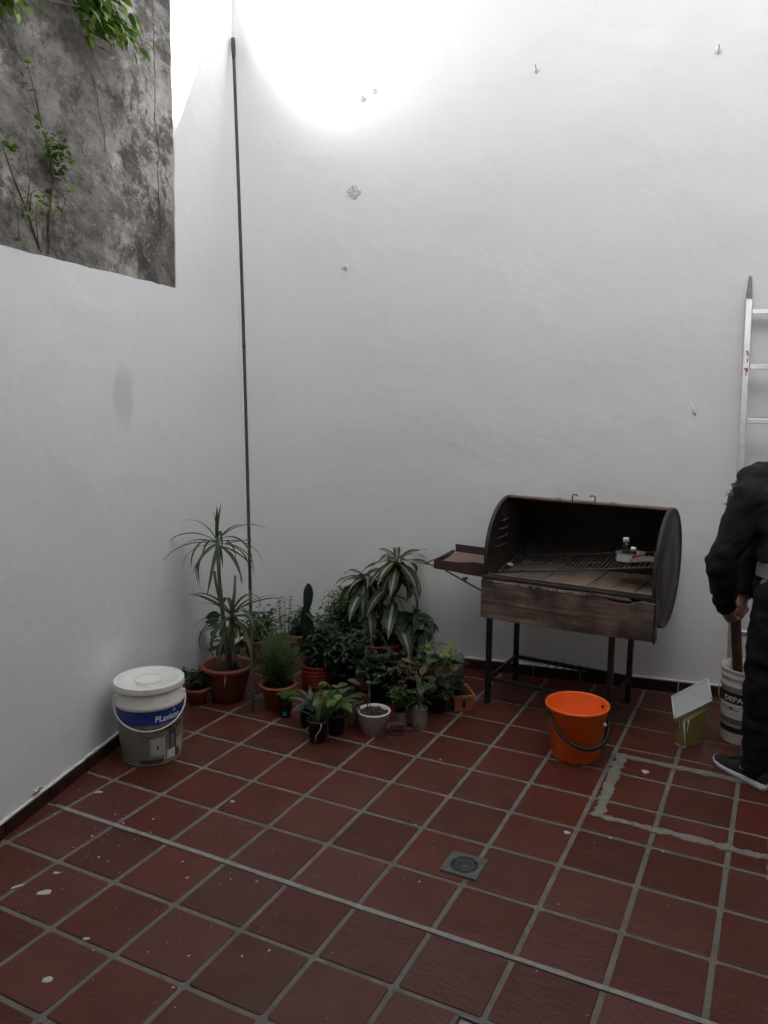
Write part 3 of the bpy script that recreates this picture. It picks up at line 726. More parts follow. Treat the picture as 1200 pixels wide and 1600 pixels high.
bm = new(); patch(bm, rf, -2.9, .85, .183, .243, 48); obj('label_band', bm, M_blue, pb)
gl = None
bm = new(); patch(bm, rf, -2.9, .85, .010, .1825, 48); gl = obj('label_print', bm, M_greylab, pb)
# printed picture of a room: a pale door, dark doorway and a chair
for a0, a1, z0, z1, m, o in ((-.88, -.42, .045, .125, M_lab2, .0013), (-.80, -.55, .055, .118, mat('door_print', (.52, .51, .47), .45, var=.1), .0017), (-.42, -.40, .02, .13, M_bkt, .0017), (-.25, .02, .03, .145, M_lab3, .0013), (-.19, -.06, .05, .13, M_greylab, .0017),
                             (.06, .42, .03, .10, M_lab2, .0013), (-.33, -.02, .022, .062, M_bkt, .0021), (.0, .18, .02, .055, M_lab3, .0021), (-.66, -.60, .07, .09, M_lab3, .0021), (-.98, -.75, .125, .13, M_lab3, .0017), (-1.2, -.45, .012, .03, M_lab3, .0012)):
    bm = new(); patch(bm, rf, a0, a1, z0, z1, 8, off=o); obj('label_picture', bm, m, gl)
me = wrap_text(text_mesh('brand_lettering', 'PLavicon', .036, bold=.0009, shear=.12), rf, -.70, .196, xs=.93); bl = obj('brand_lettering', me, M_letter, pb)
bm = new(); 
for k in range(3): patch(bm, rf, -.10+.035*k, -.075+.035*k, .226+.004*(k % 2), .234+.004*(k % 2), 2, off=.0016)
obj('brand_mark', bm, M_letter, bl)
me = wrap_text(text_mesh('range_lettering', 'INTERIORES', .026, bold=.0005), rf, -.70, .150, xs=1.0); obj('range_lettering', me, M_letterd, pb)
bm = new()
a0 = -2.42; a1 = a0 + PI
pts = []
for i in range(25):
    k = i/24; a = a0 + (a1-a0)*k; dz = -.094*math.sin(PI*k)**1.0; r_ = .147 + .010*math.sin(PI*k)
    pts.append((r_*math.cos(a), r_*math.sin(a), .262 + dz))
tube(bm, pts, .0030, 7); obj('handle', bm, M_bkt, pb)
for a in (a0, a1):
    bm = new(); box(bm, (-.012, -.006, -.018), (.012, .008, .018), bev=.003); obj('handle_lug', bm, M_bkt, pb, (.139*math.cos(a), .139*math.sin(a), .262), (0, 0, a-PI/2))

ob = thing('bucket', 'bright orange plastic bucket with a black handle hanging in front', 'bucket', (1.352, 1.333, 0), 0)
bm = new(); lathe(bm, [(0, .006), (.093, .006), (.097, .0), (.100, .004), (.129, .222), (.134, .224), (.1365, .230), (.134, .236), (.129, .236), (.1265, .230), (.0975, .012), (0, .010)], 56); obj('bucket_shell', bm, M_orange, ob)
bm = new(); a0 = -2.52; a1 = a0 + PI + .10; pts = []
for i in range(29):
    k = i/28; a = a0 + (a1-a0)*k; s_ = math.sin(PI*k)
    pts.append(((.1275 + .012*s_)*math.cos(a), (.1275 + .012*s_)*math.sin(a), .207 - .118*s_**1.05))
tube(bm, pts, [.0060 + .0038*math.sin(PI*min(1, max(0, (i/28-.3)/.6)))**.5 if .3 < i/28 < .9 else .0060 for i in range(29)], 8); obj('handle', bm, M_strap, ob)
for a in (a0, a1):
    bm = new(); tube(bm, [(.118*math.cos(a), .118*math.sin(a), .207), (.135*math.cos(a), .135*math.sin(a), .207)], .007, 8); obj('handle_pin', bm, M_strap, ob)
bm = new(); tube(bm, [(.116*math.cos(-.2), .116*math.sin(-.2), .172), (.132*math.cos(-.2), .132*math.sin(-.2), .170)], [.008, .0075], 10); obj('plastic_plug', bm, M_cap, ob)

wk = thing('bucket', 'open white paint bucket with black lettered band beside the black shoe', 'bucket', (1.985, 1.838, 0), 0)
rf2 = lin([(0, .0896), (.262, .0988), (.35, .103)])
bm = new(); lathe(bm, [(0, .006), (.084, .006), (.088, 0), (.0895, .006), (.0985, .262), (.103, .264), (.103, .275), (.100, .278), (.1005, .300), (.105, .303), (.105, .312), (.102, .316), (.103, .332), (.1065, .335), (.1065, .345), (.100, .346), (.095, .30), (.086, .010), (0, .010)], 48); obj('bucket_body', bm, M_bkt, wk)
bm = new(); lathe(bm, [(0, .235), (.0915, .235)], 40); obj('paint_fill', bm, mat('cream_paint', (.62, .58, .50), .3, var=.05), wk)
for nm, z0, z1, m in (('label_band', .190, .240, M_letterd), ('label_print', .122, .1895, M_lid), ('mauve_band', .095, .1215, M_mauve), ('lower_band', .055, .082, M_letterd), ('lower_print', .083, .0945, M_lab2)):
    bm = new(); patch(bm, rf2, -3.6, .3, z0, z1, 40); obj(nm, bm, m, wk)
me = wrap_text(text_mesh('label_lettering', 'DEPA', .033, bold=.0004), rf2, -2.50, .2005, xs=1.12); obj('label_lettering', me, M_letter, wk)
bm = new(); patch(bm, rf2, -2.35, -1.75, .160, .163, 8, off=.0014); patch(bm, rf2, -2.5, -1.95, .172, .174, 8, off=.0014); patch(bm, rf2, -2.2, -2.0, .164, .172, 3, off=.0014); obj('label_rule', bm, M_letterd, wk)
bm = new(); pts = []
for i in range(21):
    k = i/20; a = -3.5 + PI*.9*k; s_ = math.sin(PI*k); pts.append(((.105+.006*s_)*math.cos(a), (.105+.006*s_)*math.sin(a), .27 - .10*s_))
tube(bm, pts, .002, 6); obj('handle', bm, M_hook, wk)

# olive paint box with slanting tray lid
pbx = thing('paint_box', 'olive plastic paint container with a slanting pale lid and paint drips, between bucket and grill', 'container', (1.772, 1.616, 0))
o_ = V(1.772, 1.616, 0)
A, Bq, Cq = V(0, 0, 0), V(-.047, .028, 0), V(.055, .062, 0); D = Bq + Cq + V(0, .03, 0)
Lf, Ll, Lr = V(-.052, -.015, .134), V(-.080, .085, .196), V(.088, .070, .214); Lt = Ll + Lr - Lf
nrm = (Lr-Lf).cross(Ll-Lf).normalized()
if nrm.z < 0: nrm = -nrm
def under(x, y): return V(x, y, Lf.z - ((x-Lf.x)*nrm.x + (y-Lf.y)*nrm.y)/nrm.z - .024)
At, Bt, Ct, Dt = under(-.012, -.006), under(-.056, .030), under(.080, .066), under(.022, .135)
bm = new(); vs_ = [bm.verts.new(p) for p in (A, Bq, D, Cq, At, Bt, Dt, Ct)]
for f in ((0, 3, 2, 1), (0, 1, 5, 4), (1, 2, 6, 5), (2, 3, 7, 6), (3, 0, 4, 7), (4, 5, 6, 7)): bm.faces.new([vs_[i] for i in f])
bmesh.ops.bevel(bm, geom=bm.edges[:], offset=.004, segments=2, affect='EDGES'); bmesh.ops.recalc_face_normals(bm, faces=bm.faces)
obj('container', bm, M_olive, pbx)
bm = new()
extr(bm, [Lf, Lr, Lt, Ll], -nrm*.026); bmesh.ops.bevel(bm, geom=bm.edges[:], offset=.004, segments=2, affect='EDGES'); li = obj('lid', bm, mat('pale_grey_lid', (.50, .52, .53), .5, var=.06, vscale=6, dirt=(.34, .34, .33), dscale=9), pbx)
bm = new(); c4 = [Lf, Lr, Lt, Ll, Lf]
for a, b in zip(c4, c4[1:]): tube(bm, [a + nrm*.001, b + nrm*.001], .0038, 6)
obj('lid_rim', bm, M_lid, li)
bm = new()
for p, q, r_ in ((At + V(-.001, -.003, 0), A + V(-.001, -.003, .004), .0026), (At.lerp(Bt, .5) + V(-.002, -.003, 0), At.lerp(Bt, .5) + V(.002, -.001, -.05), .0022), (At.lerp(Ct, .16) + V(.002, -.004, 0), At.lerp(Ct, .14) + V(.001, -.003, -.055), .0020), (At.lerp(Bt, .8) + V(-.002, -.003, 0), At.lerp(Bt, .8) + V(.001, -.001, -.03), .0022), (A + V(0, -.002, .003), Bq + V(0, -.002, .003), .0016)):
    tube(bm, [p, p.lerp(q, .5), q], [r_, r_*.8, r_*1.1], 6)
obj('paint_drips', bm, M_lid, pbx, kind='stuff')

# ================================================================ BARREL GRILL
GA = V(.998, -.0645, 0).normalized(); RG = math.atan2(GA.y, GA.x)
gr = thing('barrel_grill', 'barbecue grill made from a steel drum, open at the front, on black legs', 'grill', (1.1265, 1.8670, 0), RG)
GM = Matrix.Translation(V(1.1265, 1.8670, 0)) @ Matrix.Rotation(RG, 4, 'Z')
R, ZC, T0, T1 = .272, .755, -.288, .499
def arc(a0, a1, n): return [math.radians(a0 + (a1-a0)*i/n) for i in range(n+1)]
def cyp(t, a, r): return V(t, -r*math.cos(a), ZC + r*math.sin(a))
bm = new(); an = arc(-15, -270, 44); g_ = []
for r_ in (R, R-.006):
    g_.append([[bm.verts.new(cyp(t, a, r_ + (.004*math.sin(t*9)*.3))) for a in an] for t in (T0+.003, -.03, .22, T1-.003)])
for s, (gg, mi) in enumerate(((g_[0], 0), (g_[1], 1))):
    for i in range(3):
        for k in range(len(an)-1):
            f = bm.faces.new((gg[i][k], gg[i+1][k], gg[i+1][k+1], gg[i][k+1])); f.material_index = mi; f.smooth = True
for k in (0, -1):
    for i in range(3): f = bm.faces.new((g_[0][i][k], g_[0][i+1][k], g_[1][i+1][k], g_[1][i][k])); f.material_index = 2
bmesh.ops.recalc_face_normals(bm, faces=bm.faces)
obj('drum_shell', bm, [M_drum, M_drumin, M_drumtop], gr)
for t, s in ((T0, -1), (T1, 1)):
    bm = new()
    prof = [(0, .004), (.06, .004), (.07, .007), (.19, .007), (.20, .003), (.255, .001), (.266, .003), (.272, .009), (.277, .007), (.278, -.008), (.272, -.011), (.266, -.006), (0, -.004)]
    lathe(bm, prof, 56)
    mtx = Matrix.Translation(V(t, 0, ZC)) @ Matrix.Rotation(s*PI/2, 4, 'Y')
    bmesh.ops.transform(bm, matrix=mtx, verts=bm.verts); bmesh.ops.recalc_face_normals(bm, faces=bm.faces)
    ec = obj('end_cap', bm, M_drum, gr)
    if s < 0:
        for k in range(4):
            z = .80 + .040*k; bm = new(); tube(bm, [(t+.006, -.17+.02*k, z), (t+.02, -.165+.02*k, z), (t+.022, -.05, z+.004), (t+.006, -.04, z+.004)], .0035, 6); obj('grate_rest', bm, M_grate, ec)
    else:
        for z in (.86, .70):
            bm = new(); tube(bm, [(t-.004, -.13, z), (t-.035, -.14, z-.018), (t-.004, -.15, z-.018)], .0035, 6); obj('grate_rest', bm, M_hook, ec)
        bm = new(); box(bm, (t+.014, -.06, ZC+.15), (t+.018, -.045, ZC+.20)); obj('cap_dent', bm, M_drumtop, ec)
# rusty strip along the upper edge, its lit tone put into the colour, and the two lid handles
bm = new(); pts = []
for k in range(29):
    t = T0+.01 + (T1-T0-.02)*k/28; pts.append((t, -.002 + .002*mnoise.noise(V(k*.6, 0, 0)), ZC+R+.001))
for p, q in zip(pts, pts[1:]):
    box(bm, (p[0], -.014+p[1], ZC+R-.004), (q[0], .032, ZC+R+.0035))
obj('top_edge', bm, M_drumtop, gr)
bm = new(); lathe(bm, [(0, .010), (.008, .009), (.016, .004), (.018, 0)], 12)
for x in (-.03, .235):
    b2 = bpy.data.meshes.new('bolt_head')
    bb = new(); lathe(bb, [(0, .010), (.010, .008), (.018, .003), (.02, 0)], 12); obj('bolt_head', bb, M_drumtop, gr, (x, -.002, ZC+R+.003))
bm.free()
for x, s in ((.040, 1), (.150, -1)):
    bm = new(); tube(bm, [(x, -.004, ZC+R-.01), (x, -.006, ZC+R+.030), (x+s*.004, -.006, ZC+R+.034), (x+s*.022, -.006, ZC+R+.034)] + ([(x+s*.024, -.006, ZC+R+.026)] if s > 0 else [(x+s*.024, -.004, ZC+R+.026)]), .0032, 7); obj('lid_handle', bm, M_rust, gr)
# firebricks
for i in range(7):
    for j in range(2):
        lo = (T0+.012 + .1115*i, -.248 + .25*j, .622); hi = (lo[0] + .1085, lo[1] + .246, .652 + rj.uniform(-.003, .003))
        bm = new(); box(bm, lo, hi, bev=.003)
        for v in bm.verts:
            if v.co.y < -.2: v.co.z += .012
        obj('fire_brick', bm, M_brick, gr)
bm = new(); box(bm, (T0+.01, -.2465, .612), (T1-.01, .246, .6205)); obj('brick_shelf', bm, M_drumin, gr)
# grate
FL, FR, BR, BL = V(-.272, -.150, .668), V(.485, -.150, .786), V(.485, .150, .804), V(-.272, .125, .702)
gt = bpy.data.objects.new('grate', None); col.objects.link(gt); gt.parent = gr
def gp(u, v): return (FL.lerp(FR, u)).lerp(BL.lerp(BR, u), v)
bm = new()
for a, b in ((FL, FR), (BL, BR), (FL, BL), (FR, BR)): tube(bm, [a, a.lerp(b, .5) + V(0, 0, -.002), b], .0048, 7)
tube(bm, [gp(0, .5)-V(0, 0, .008), gp(1, .5)-V(0, 0, .008)], .004, 6)
obj('grate_frame', bm, M_grate, gt)
for k in range(1, 34):
    bm = new(); u = k/34 + rj.uniform(-.004, .004); tube(bm, [gp(u, .0), gp(u, .5) + V(0, 0, rj.uniform(-.003, .003)), gp(u + rj.uniform(-.004, .004), 1)], .0029, 5); obj('grate_bar', bm, M_grate, gt)
# front board, split along the top at the right
bm = new()
x0, x1, zb, zt = -.290, .512, .478, .664
ol = [V(x0, 0, zb+.002), V(-.1, 0, zb-.001), V(.2, 0, zb+.003), V(x1, 0, zb+.012), V(x1, 0, zt-.008), V(.455, 0, zt-.004), V(.43, 0, zt-.013), V(.40, 0, zt-.022), V(.36, 0, zt-.024), V(.32, 0, zt-.019), V(.28, 0, zt-.011), V(.245, 0, zt-.006), V(.22, 0, zt+.001), V(.1, 0, zt-.003), V(-.05, 0, zt+.001), V(-.2, 0, zt-.002), V(x0, 0, zt)]
extr(bm, ol, V(0, .020, 0))
bo = obj('front_board', bm, M_wood, gr, (0, -.312, 0))
bm = new(); extr(bm, [V(.235, 0, zt-.003), V(.30, 0, zt-.006), V(.36, 0, zt-.009), V(.41, 0, zt-.008), V(.40, 0, zt+.001), V(.33, 0, zt+.001), V(.24, 0, zt+.004)], V(0, .012, 0)); obj('splinter', bm, M_wood, gr, (0, -.309, 0))
bm = new()
for k in range(26):
    xa = x0 + .004 + .0195*k; 
    if rj.random() < .35: continue
    box(bm, (xa, -.0015, zt-.006-rj.uniform(0, .003)), (xa + rj.uniform(.008, .019), .004, zt-.0015))
obj('pale_edge', bm, mat('pale_wood_edge', (.30, .25, .21), .85, var=.3, vscale=50), bo, kind='stuff')  # broken pale strip along the board's top edge
bm = new(); extr(bm, [V(x0, 0, .556), V(x0+.5, 0, .5535), V(.20, 0, .5525), V(.2, 0, .551), V(x0+.5, 0, .5515), V(x0, 0, .553)], V(0, -.0008, 0)); obj('board_split', bm, M_crack, bo, (0, .0004, 0))
bm = new()
for t in (-.27, -.05, .20, .49):
    for z in (.50, .64): lathe(bm, [(0, -.0015), (.004, -.001), (.005, .0005)], 8); bmesh.ops.translate(bm, vec=(0, 0, 0), verts=[])
bm.free()
bm = new(); box(bm, (T0+.004, -.288, .664), (T1-.004, -.262, .676)); box(bm, (T0-.004, -.300, .664), (T0+.05, -.272, .682), bev=.002); obj('rim_bar', bm, M_drum, gr)
bm = new(); box(bm, (.5135, -.315, .482), (.520, -.262, .660), bev=.001); box(bm, (.45, -.289, .655), (.505, -.270, .673)); obj('board_bracket', bm, M_legs, gr)
# legs and braces
for x in (-.292, .31):
    for y in (-.19, .19):
        bm = new(); box(bm, (x-.0125, y-.0125, 0), (x+.0125, y+.0125, .565), bev=.0015); obj('leg', bm, M_legs, gr)
for nm, lo, hi in (('brace', (-.279, .182, .122), (.297, .198, .140)), ('brace', (-.279, -.198, .122), (.297, -.182, .140)), ('brace', (-.300, -.177, .122), (-.284, .177, .140)), ('brace', (.302, -.177, .122), (.318, .177, .140))):
    bm = new(); box(bm, lo, hi, bev=.001); obj(nm, bm, M_legs, gr)
for k in range(5):
    x = -.075 + .042*k; bm = new(); tube(bm, [(x-.012, .085, .142), (x, .20, .1435)], .003, 6); obj('shelf_rod', bm, M_grate, gr)
# side tray with its stay
sd = bpy.data.objects.new('side_tray', None); col.objects.link(sd); sd.parent = gr
tf = [V(-.600, -.20, .703), V(-.318, -.20, .716)]; tb = [V(-.578, .0, .752), V(-.300, .0, .752)]
bm = new()
fr_b = [V(-.600, -.20, .657), V(-.50, -.20, .654), V(-.42, -.20, .648), V(-.318, -.20, .646)]
extr(bm, fr_b + [V(-.318, -.20, .712), V(-.38, -.20, .716), V(-.46, -.20, .704), V(-.53, -.20, .703), V(-.60, -.20, .703)], V(0, .003, 0)); obj('tray_front', bm, M_tray, sd)
bm = new(); extr(bm, [V(-.575, 0, .712), V(-.2995, 0, .708), V(-.2995, 0, .748), V(-.575, 0, .752)], V(0, .003, 0)); obj('tray_back', bm, M_tray, sd)
bm = new(); extr(bm, [V(-.585, -.197, .680), V(-.3, -.197, .682), V(-.3, 0, .708), V(-.565, 0, .712)], V(0, 0, -.003)); obj('tray_bed', bm, M_traybed, sd)
bm = new(); extr(bm, [V(-.60, -.197, .660), V(-.60, -.197, .703), V(-.586, -.003, .722), V(-.5755, -.003, .712), V(-.588, -.10, .685)], V(.003, 0, 0)); obj('tray_side', bm, M_tray, sd)
bm = new(); tube(bm, [V(-.60, -.20, .675), V(-.660, -.19, .672), V(-.585, -.06, .71)], .0032, 6); obj('tray_wire', bm, M_grate, sd)
bm = new(); tube(bm, [V(-.54, -.19, .652), V(-.42, -.19, .605), V(-.292, -.19, .556)], .004, 6); tube(bm, [V(-.438, -.193, .630), V(-.43, -.193, .612), V(-.42, -.193, .632)], .008, 6); obj('stay_rod', bm, M_grate, sd)

# things left on the grate
def onG(u, v, dz=0): return GM @ (gp(u, v) + V(0, 0, dz + .003))
ti = thing('tin', 'shallow red and silver tin holding two bottles on the grate', 'tin', onG(.80, .42), .4)
bm = new(); lathe(bm, [(0, .002), (.062, .002), (.066, .0), (.068, .003), (.068, .037), (.0695, .039), (.068, .041), (.066, .039), (.065, .004), (0, .004)], 36)
for v in bm.verts: v.co.y *= .8
obj('tin_wall', bm, M_can, ti)
def oval(bm, a0, a1, z0, z1, off):
    n = 10
    for i in range(n):
        u, v = a0 + (a1-a0)*i/n, a0 + (a1-a0)*(i+1)/n
        bm.faces.new([bm.verts.new(((.068+off)*math.cos(t), (.068+off)*.8*math.sin(t), z)) for t, z in ((u, z0), (v, z0), (v, z1), (u, z1))])
bm = new(); oval(bm, -1.65, -.55, .004, .036, .0008); obj('tin_label', bm, M_tinred, ti)
bm = new(); oval(bm, -2.9, -1.66, .004, .036, .0008); obj('tin_print', bm, M_tintop, ti)
def bottle(lab, loc, h, r_, tilt, m):
    b_ = thing('bottle', lab, 'bottle', loc, 0); b_.rotation_euler = tilt
    bm = new(); lathe(bm, [(0, 0), (r_*.95, 0), (r_, .003), (r_, h*.62), (r_*.85, h*.72), (r_*.5, h*.78), (r_*.48, h*.86), (0, h*.86)], 20); obj('bottle_glass', bm, m, b_)
    bm = new(); lathe(bm, [(0, h), (r_*.62, h), (r_*.66, h*.985), (r_*.66, h*.80), (0, h*.80)], 20); obj('bottle_cap', bm, M_cap, b_)
    bm = new(); lathe(bm, [(r_*1.01, h*.12), (r_*1.01, h*.5)], 20); obj('bottle_label', bm, M_lab3, b_)
bottle('dark bottle with white cap, the taller one standing in the tin on the grate', onG(.77, .52, .004), .100, .021, (.05, -.08, 0), M_glassd)
bottle('small bottle with white cap, the lower one in the tin on the grate', onG(.815, .36, .004), .066, .018, (.18, .10, 0), M_glassd)
rg = thing('rag', 'crumpled dusty cloth lying on the grate beside the tin', 'rag', onG(.90, .33, .002), .5)
bm = new(); N_ = 14; gg = []
for i in range(N_+1):
    row = []
    for j in range(N_+1):
        u, v = i/N_-.5, j/N_-.5; e = max(0, 1-(2*abs(u))**4)*max(0, 1-(2*abs(v))**4)
        row.append(bm.verts.new((u*.15 + .012*mnoise.noise(V(u*6, v*6, 1)), v*.085 + .012*mnoise.noise(V(u*5, v*5, 4)), .004 + e*(.012 + .016*abs(mnoise.noise(V(u*7, v*9, 2)))))))
    gg.append(row)
for i in range(N_):
    for j in range(N_): bm.faces.new((gg[i][j], gg[i+1][j], gg[i+1][j+1], gg[i][j+1]))
bmesh.ops.solidify(bm, geom=bm.faces[:], thickness=.003); tag_rag = obj('cloth', bm, M_rag, rg, smooth=True)
dd = thing('paper_scrap', 'small pale crumpled scrap lying at the left end of the grate', 'scrap', onG(.04, .30, .001), .3)
bm = new(); bmesh.ops.create_icosphere(bm, subdivisions=2, radius=.02)
for v in bm.verts: v.co *= 1 + .5*mnoise.noise(v.co*60); v.co.z = max(0, v.co.z*.5 + .008)
obj('scrap', bm, M_rag, dd)

# ================================================================ PERSON
def skin_mesh(name, pts, edges, root, sub=2):
    """short finger-like chain grown with the skin modifier"""
    ks = list(pts); ix = {k: i for i, k in enumerate(ks)}
    me = bpy.data.meshes.new(name + '_skeleton'); me.from_pydata([pts[k][0] for k in ks], [(ix[a], ix[b]) for a, b in edges], [])
    o = bpy.data.objects.new(name + '_skeleton', me); col.objects.link(o)
    sk = o.modifiers.new('skin', 'SKIN'); sk.use_smooth_shade = True; sv = me.skin_vertices[0].data
    for i, k in enumerate(ks): sv[i].radius = pts[k][1:3]; sv[i].use_root = (k == root)
    ss = o.modifiers.new('sub', 'SUBSURF'); ss.levels = sub; ss.render_levels = sub
    dg = bpy.context.evaluated_depsgraph_get(); dg.update()
    out = bpy.data.meshes.new_from_object(o.evaluated_get(dg))
    bpy.data.objects.remove(o); bpy.data.meshes.remove(me); out.materials.clear()
    return out
def blend_mesh(name, chains, voxel, smooth=6, extra=(), disp=0, dfreq=12):
    """one continuous surface: ellipsoids strung along tapering chains, fused by a voxel remesh.
    chain: [(pos, r_front, r_side, r_up), ...]"""
    bm = new()
    for ch in chains:
        for (p, *ra), (q, *rb) in zip(ch, ch[1:]):
            n = max(2, int((q-p).length/(.30*min(min(ra), min(rb)))))
            for i in range(n+1):
                k = i/n; c = p.lerp(q, k); r = [x*(1-k) + y*k for x, y in zip(ra, rb)]
                mt = Matrix((Fd*r[0], Lf_*r[1], Z*r[2])).transposed().to_4x4(); mt.translation = c
                bmesh.ops.create_icosphere(bm, subdivisions=2, radius=1, matrix=mt)
    me = bpy.data.meshes.new(name + '_lump'); bm.to_mesh(me); bm.free()
    if extra:
        b2 = new(); b2.from_mesh(me)
        for x in extra: b2.from_mesh(x)
        b2.to_mesh(me); b2.free()
    o = bpy.data.objects.new(name + '_lump', me); col.objects.link(o)
    rm = o.modifiers.new('fuse', 'REMESH'); rm.mode = 'VOXEL'; rm.voxel_size = voxel; rm.use_smooth_shade = True
    if smooth: sm = o.modifiers.new('smooth', 'SMOOTH'); sm.iterations = smooth; sm.factor = .5
    dg = bpy.context.evaluated_depsgraph_get(); dg.update()
    out = bpy.data.meshes.new_from_object(o.evaluated_get(dg)); out.name = name
    bpy.data.objects.remove(o); bpy.data.meshes.remove(me); out.materials.clear()
    for p in out.polygons: p.use_smooth = True
    if disp:
        b_ = new(); b_.from_mesh(out); b_.normal_update()
        for v in b_.verts:
            c = v.co; a = mnoise.noise(V(c.x*dfreq, c.y*dfreq, c.z*dfreq*1.7)); b = 1 - abs(mnoise.noise(V(c.x*dfreq*1.1 + c.z*5, c.y*dfreq + 7, c.z*dfreq*1.6 - c.x*6)))*2
            v.co = c + v.normal*disp*(a*.8 + b*.7)
        b_.to_mesh(out); b_.free()
    return out
def cut(me, co, no):
    b_ = new(); b_.from_mesh(me); bmesh.ops.bisect_plane(b_, geom=b_.verts[:]+b_.edges[:]+b_.faces[:], plane_co=co, plane_no=no, clear_outer=True); b_.to_mesh(me); b_.free()
    for p in me.polygons: p.use_smooth = True
    return me
Fd = V(-.80, .58, 0).normalized(); Lf_ = V(-Fd.y, Fd.x, 0); Rt = -Lf_
pe = thing('person', 'person in black clothes and dark sneakers bending over the white bucket, seen from the side', 'person', (2.08, 1.47, 0))
PO = V(2.08, 1.47, 0)
J = dict(pelvis=V(2.135, 1.475, .85), waist=V(2.135, 1.485, .99), chest=V(2.075, 1.515, 1.125), upper=V(2.01, 1.545, 1.185), neck=V(1.962, 1.582, 1.185),
         jaw=V(1.975, 1.640, 1.145), head=V(1.968, 1.675, 1.112), crown=V(1.950, 1.712, 1.088),
         shL=V(1.965, 1.435, 1.155), elL=V(1.872, 1.445, .885), wrL=V(1.892, 1.575, .675), paL=V(1.907, 1.615, .628),
         shR=V(2.035, 1.665, 1.15), elR=V(1.985, 1.735, .90), wrR=V(1.955, 1.69, .70), paR=V(1.945, 1.67, .655),
         hpL=V(2.095, 1.395, .82), knL=V(2.062, 1.385, .49), anL=V(2.062, 1.412, .09), toL=V(1.935, 1.522, .035), heL=V(2.095, 1.385, .045),
         hpR=V(2.18, 1.555, .82), knR=V(2.165, 1.60, .47), anR=V(2.18, 1.635, .09), toR=V(2.05, 1.735, .035))
J = {k: v-PO for k, v in J.items()}
parts_ = []
STK = V(1.930, 1.668, .615) - PO            # where the stirring stick is gripped
SD = (V(1.972, 1.815, .10) - V(1.925, 1.655, .66)).normalized()
def add_hand(pa, wr, side):
    d = (pa-wr).normalized(); to = (STK-pa); to -= d*to.dot(d); to.normalize(); ac = d.cross(to)*side
    for i, (off, ln_, r_) in enumerate(((-.026, .068, .0082), (-.009, .078, .0088), (.009, .074, .0086), (.025, .058, .0076))):
        base = pa + ac*off + d*.006; p = [base, base + d*.022 + to*.004]
        p.append(p[-1] + (d*.7 + to*.7).normalized()*ln_*.34); p.append(p[-1] + (to*.95 - d*.25).normalized()*ln_*.32); p.append(p[-1] + (to*.2 - d*.98).normalized()*ln_*.26)
        m_ = skin_mesh('finger', {k: (q, r_*(1-.07*k), r_*(1-.07*k)) for k, q in enumerate(p)}, [(k, k+1) for k in range(4)], 0, 1); parts_.append(m_)
    base = pa - d*.012 - ac*.024; p = [base, base - ac*.016 + to*.014 + d*.012, base - ac*.012 + to*.036 + d*.03, base + ac*.004 + to*.05 + d*.042]
    m_ = skin_mesh('thumb', {k: (q, .0105-.001*k, .0105-.001*k) for k, q in enumerate(p)}, [(k, k+1) for k in range(3)], 0, 1); parts_.append(m_)
add_hand(J['paL'], J['wrL'], 1); add_hand(J['paR'], J['wrR'], -1)
# face: brow, nose, lips, eyes and ears on the bowed head
hd = (J['crown']-J['jaw']).normalized(); fc = (Fd*.35 + V(0, 0, -1)); fc -= hd*fc.dot(hd); fc.normalize(); sdv = hd.cross(fc)
def bump_(c, r_, sx=1, sy=1, sz=1):
    bx_ = new(); bmesh.ops.create_uvsphere(bx_, u_segments=14, v_segments=9, radius=r_)
    mt = Matrix((sdv*sx, fc*sy, hd*sz)).transposed().to_4x4(); mt.translation = c; bmesh.ops.transform(bx_, matrix=mt, verts=bx_.verts)
    t_ = bpy.data.meshes.new('t'); bx_.to_mesh(t_); bx_.free(); parts_.append(t_)
hc = J['head']
bump_(hc + fc*.088 - hd*.008, .014, .8, 1.2, 1.8); bump_(hc + fc*.080 - hd*.040, .013, 1.7, .7, .6)
for s in (-1, 1): bump_(hc + sdv*.030*s + fc*.078 + hd*.006, .011, 1.2, .7, .8); bump_(hc + sdv*.088*s, .020, .4, .8, 1.4)
def ch(*a): return [(J[k] if isinstance(k, str) else k, *((r,)*3 if not isinstance(r, tuple) else r)) for k, r in a]
def arm(S): return ch(('upper', .06), ('sh'+S, .052), ('el'+S, .038), ('wr'+S, .023), ('pa'+S, .026), (J['pa'+S] + (J['pa'+S]-J['wr'+S]).normalized()*.02, .024))
def leg(S): return ch(('pelvis', .09), ('hp'+S, .082), ('kn'+S, .052), (J['kn'+S].lerp(J['an'+S], .3) - Fd*.015, .052), ('an'+S, .032), (J['an'+S].lerp(J['to'+S], .55) - V(0, 0, .012), .018))
body = blend_mesh('body', [ch(('pelvis', (.10, .14, .10)), ('waist', (.085, .115, .09)), ('chest', (.10, .14, .10)), ('upper', (.075, .11, .075)), ('neck', .052)),
       ch(('neck', .05), ('jaw', (.062, .058, .062)), ('head', (.088, .078, .088)), ('crown', (.08, .074, .08))), arm('L'), arm('R'), leg('L'), leg('R')], .005, 3, parts_)
obj('body', body, M_skin, pe)
def sleeve(S): return ch(('upper', .085), ('sh'+S, .072), (J['sh'+S].lerp(J['el'+S], .5) - Fd*.002, .066), ('el'+S, .060), (J['el'+S].lerp(J['wr'+S], .5), .054), (J['wr'+S], .040), (J['wr'+S].lerp(J['pa'+S], .6), .038))
jk = blend_mesh('jacket', [ch((J['pelvis'] + V(0, .003, .068), (.124, .160, .026)), (J['pelvis'] + V(0, .004, .095), (.124, .160, .05)), ('waist', (.120, .150, .10)), ('chest', (.128, .165, .115)), ('upper', (.108, .135, .105)), (J['neck'] + V(.008, -.008, .006), .078)), sleeve('L'), sleeve('R')], .009, 5, (), .0105, 12)
b_ = new(); b_.from_mesh(jk)
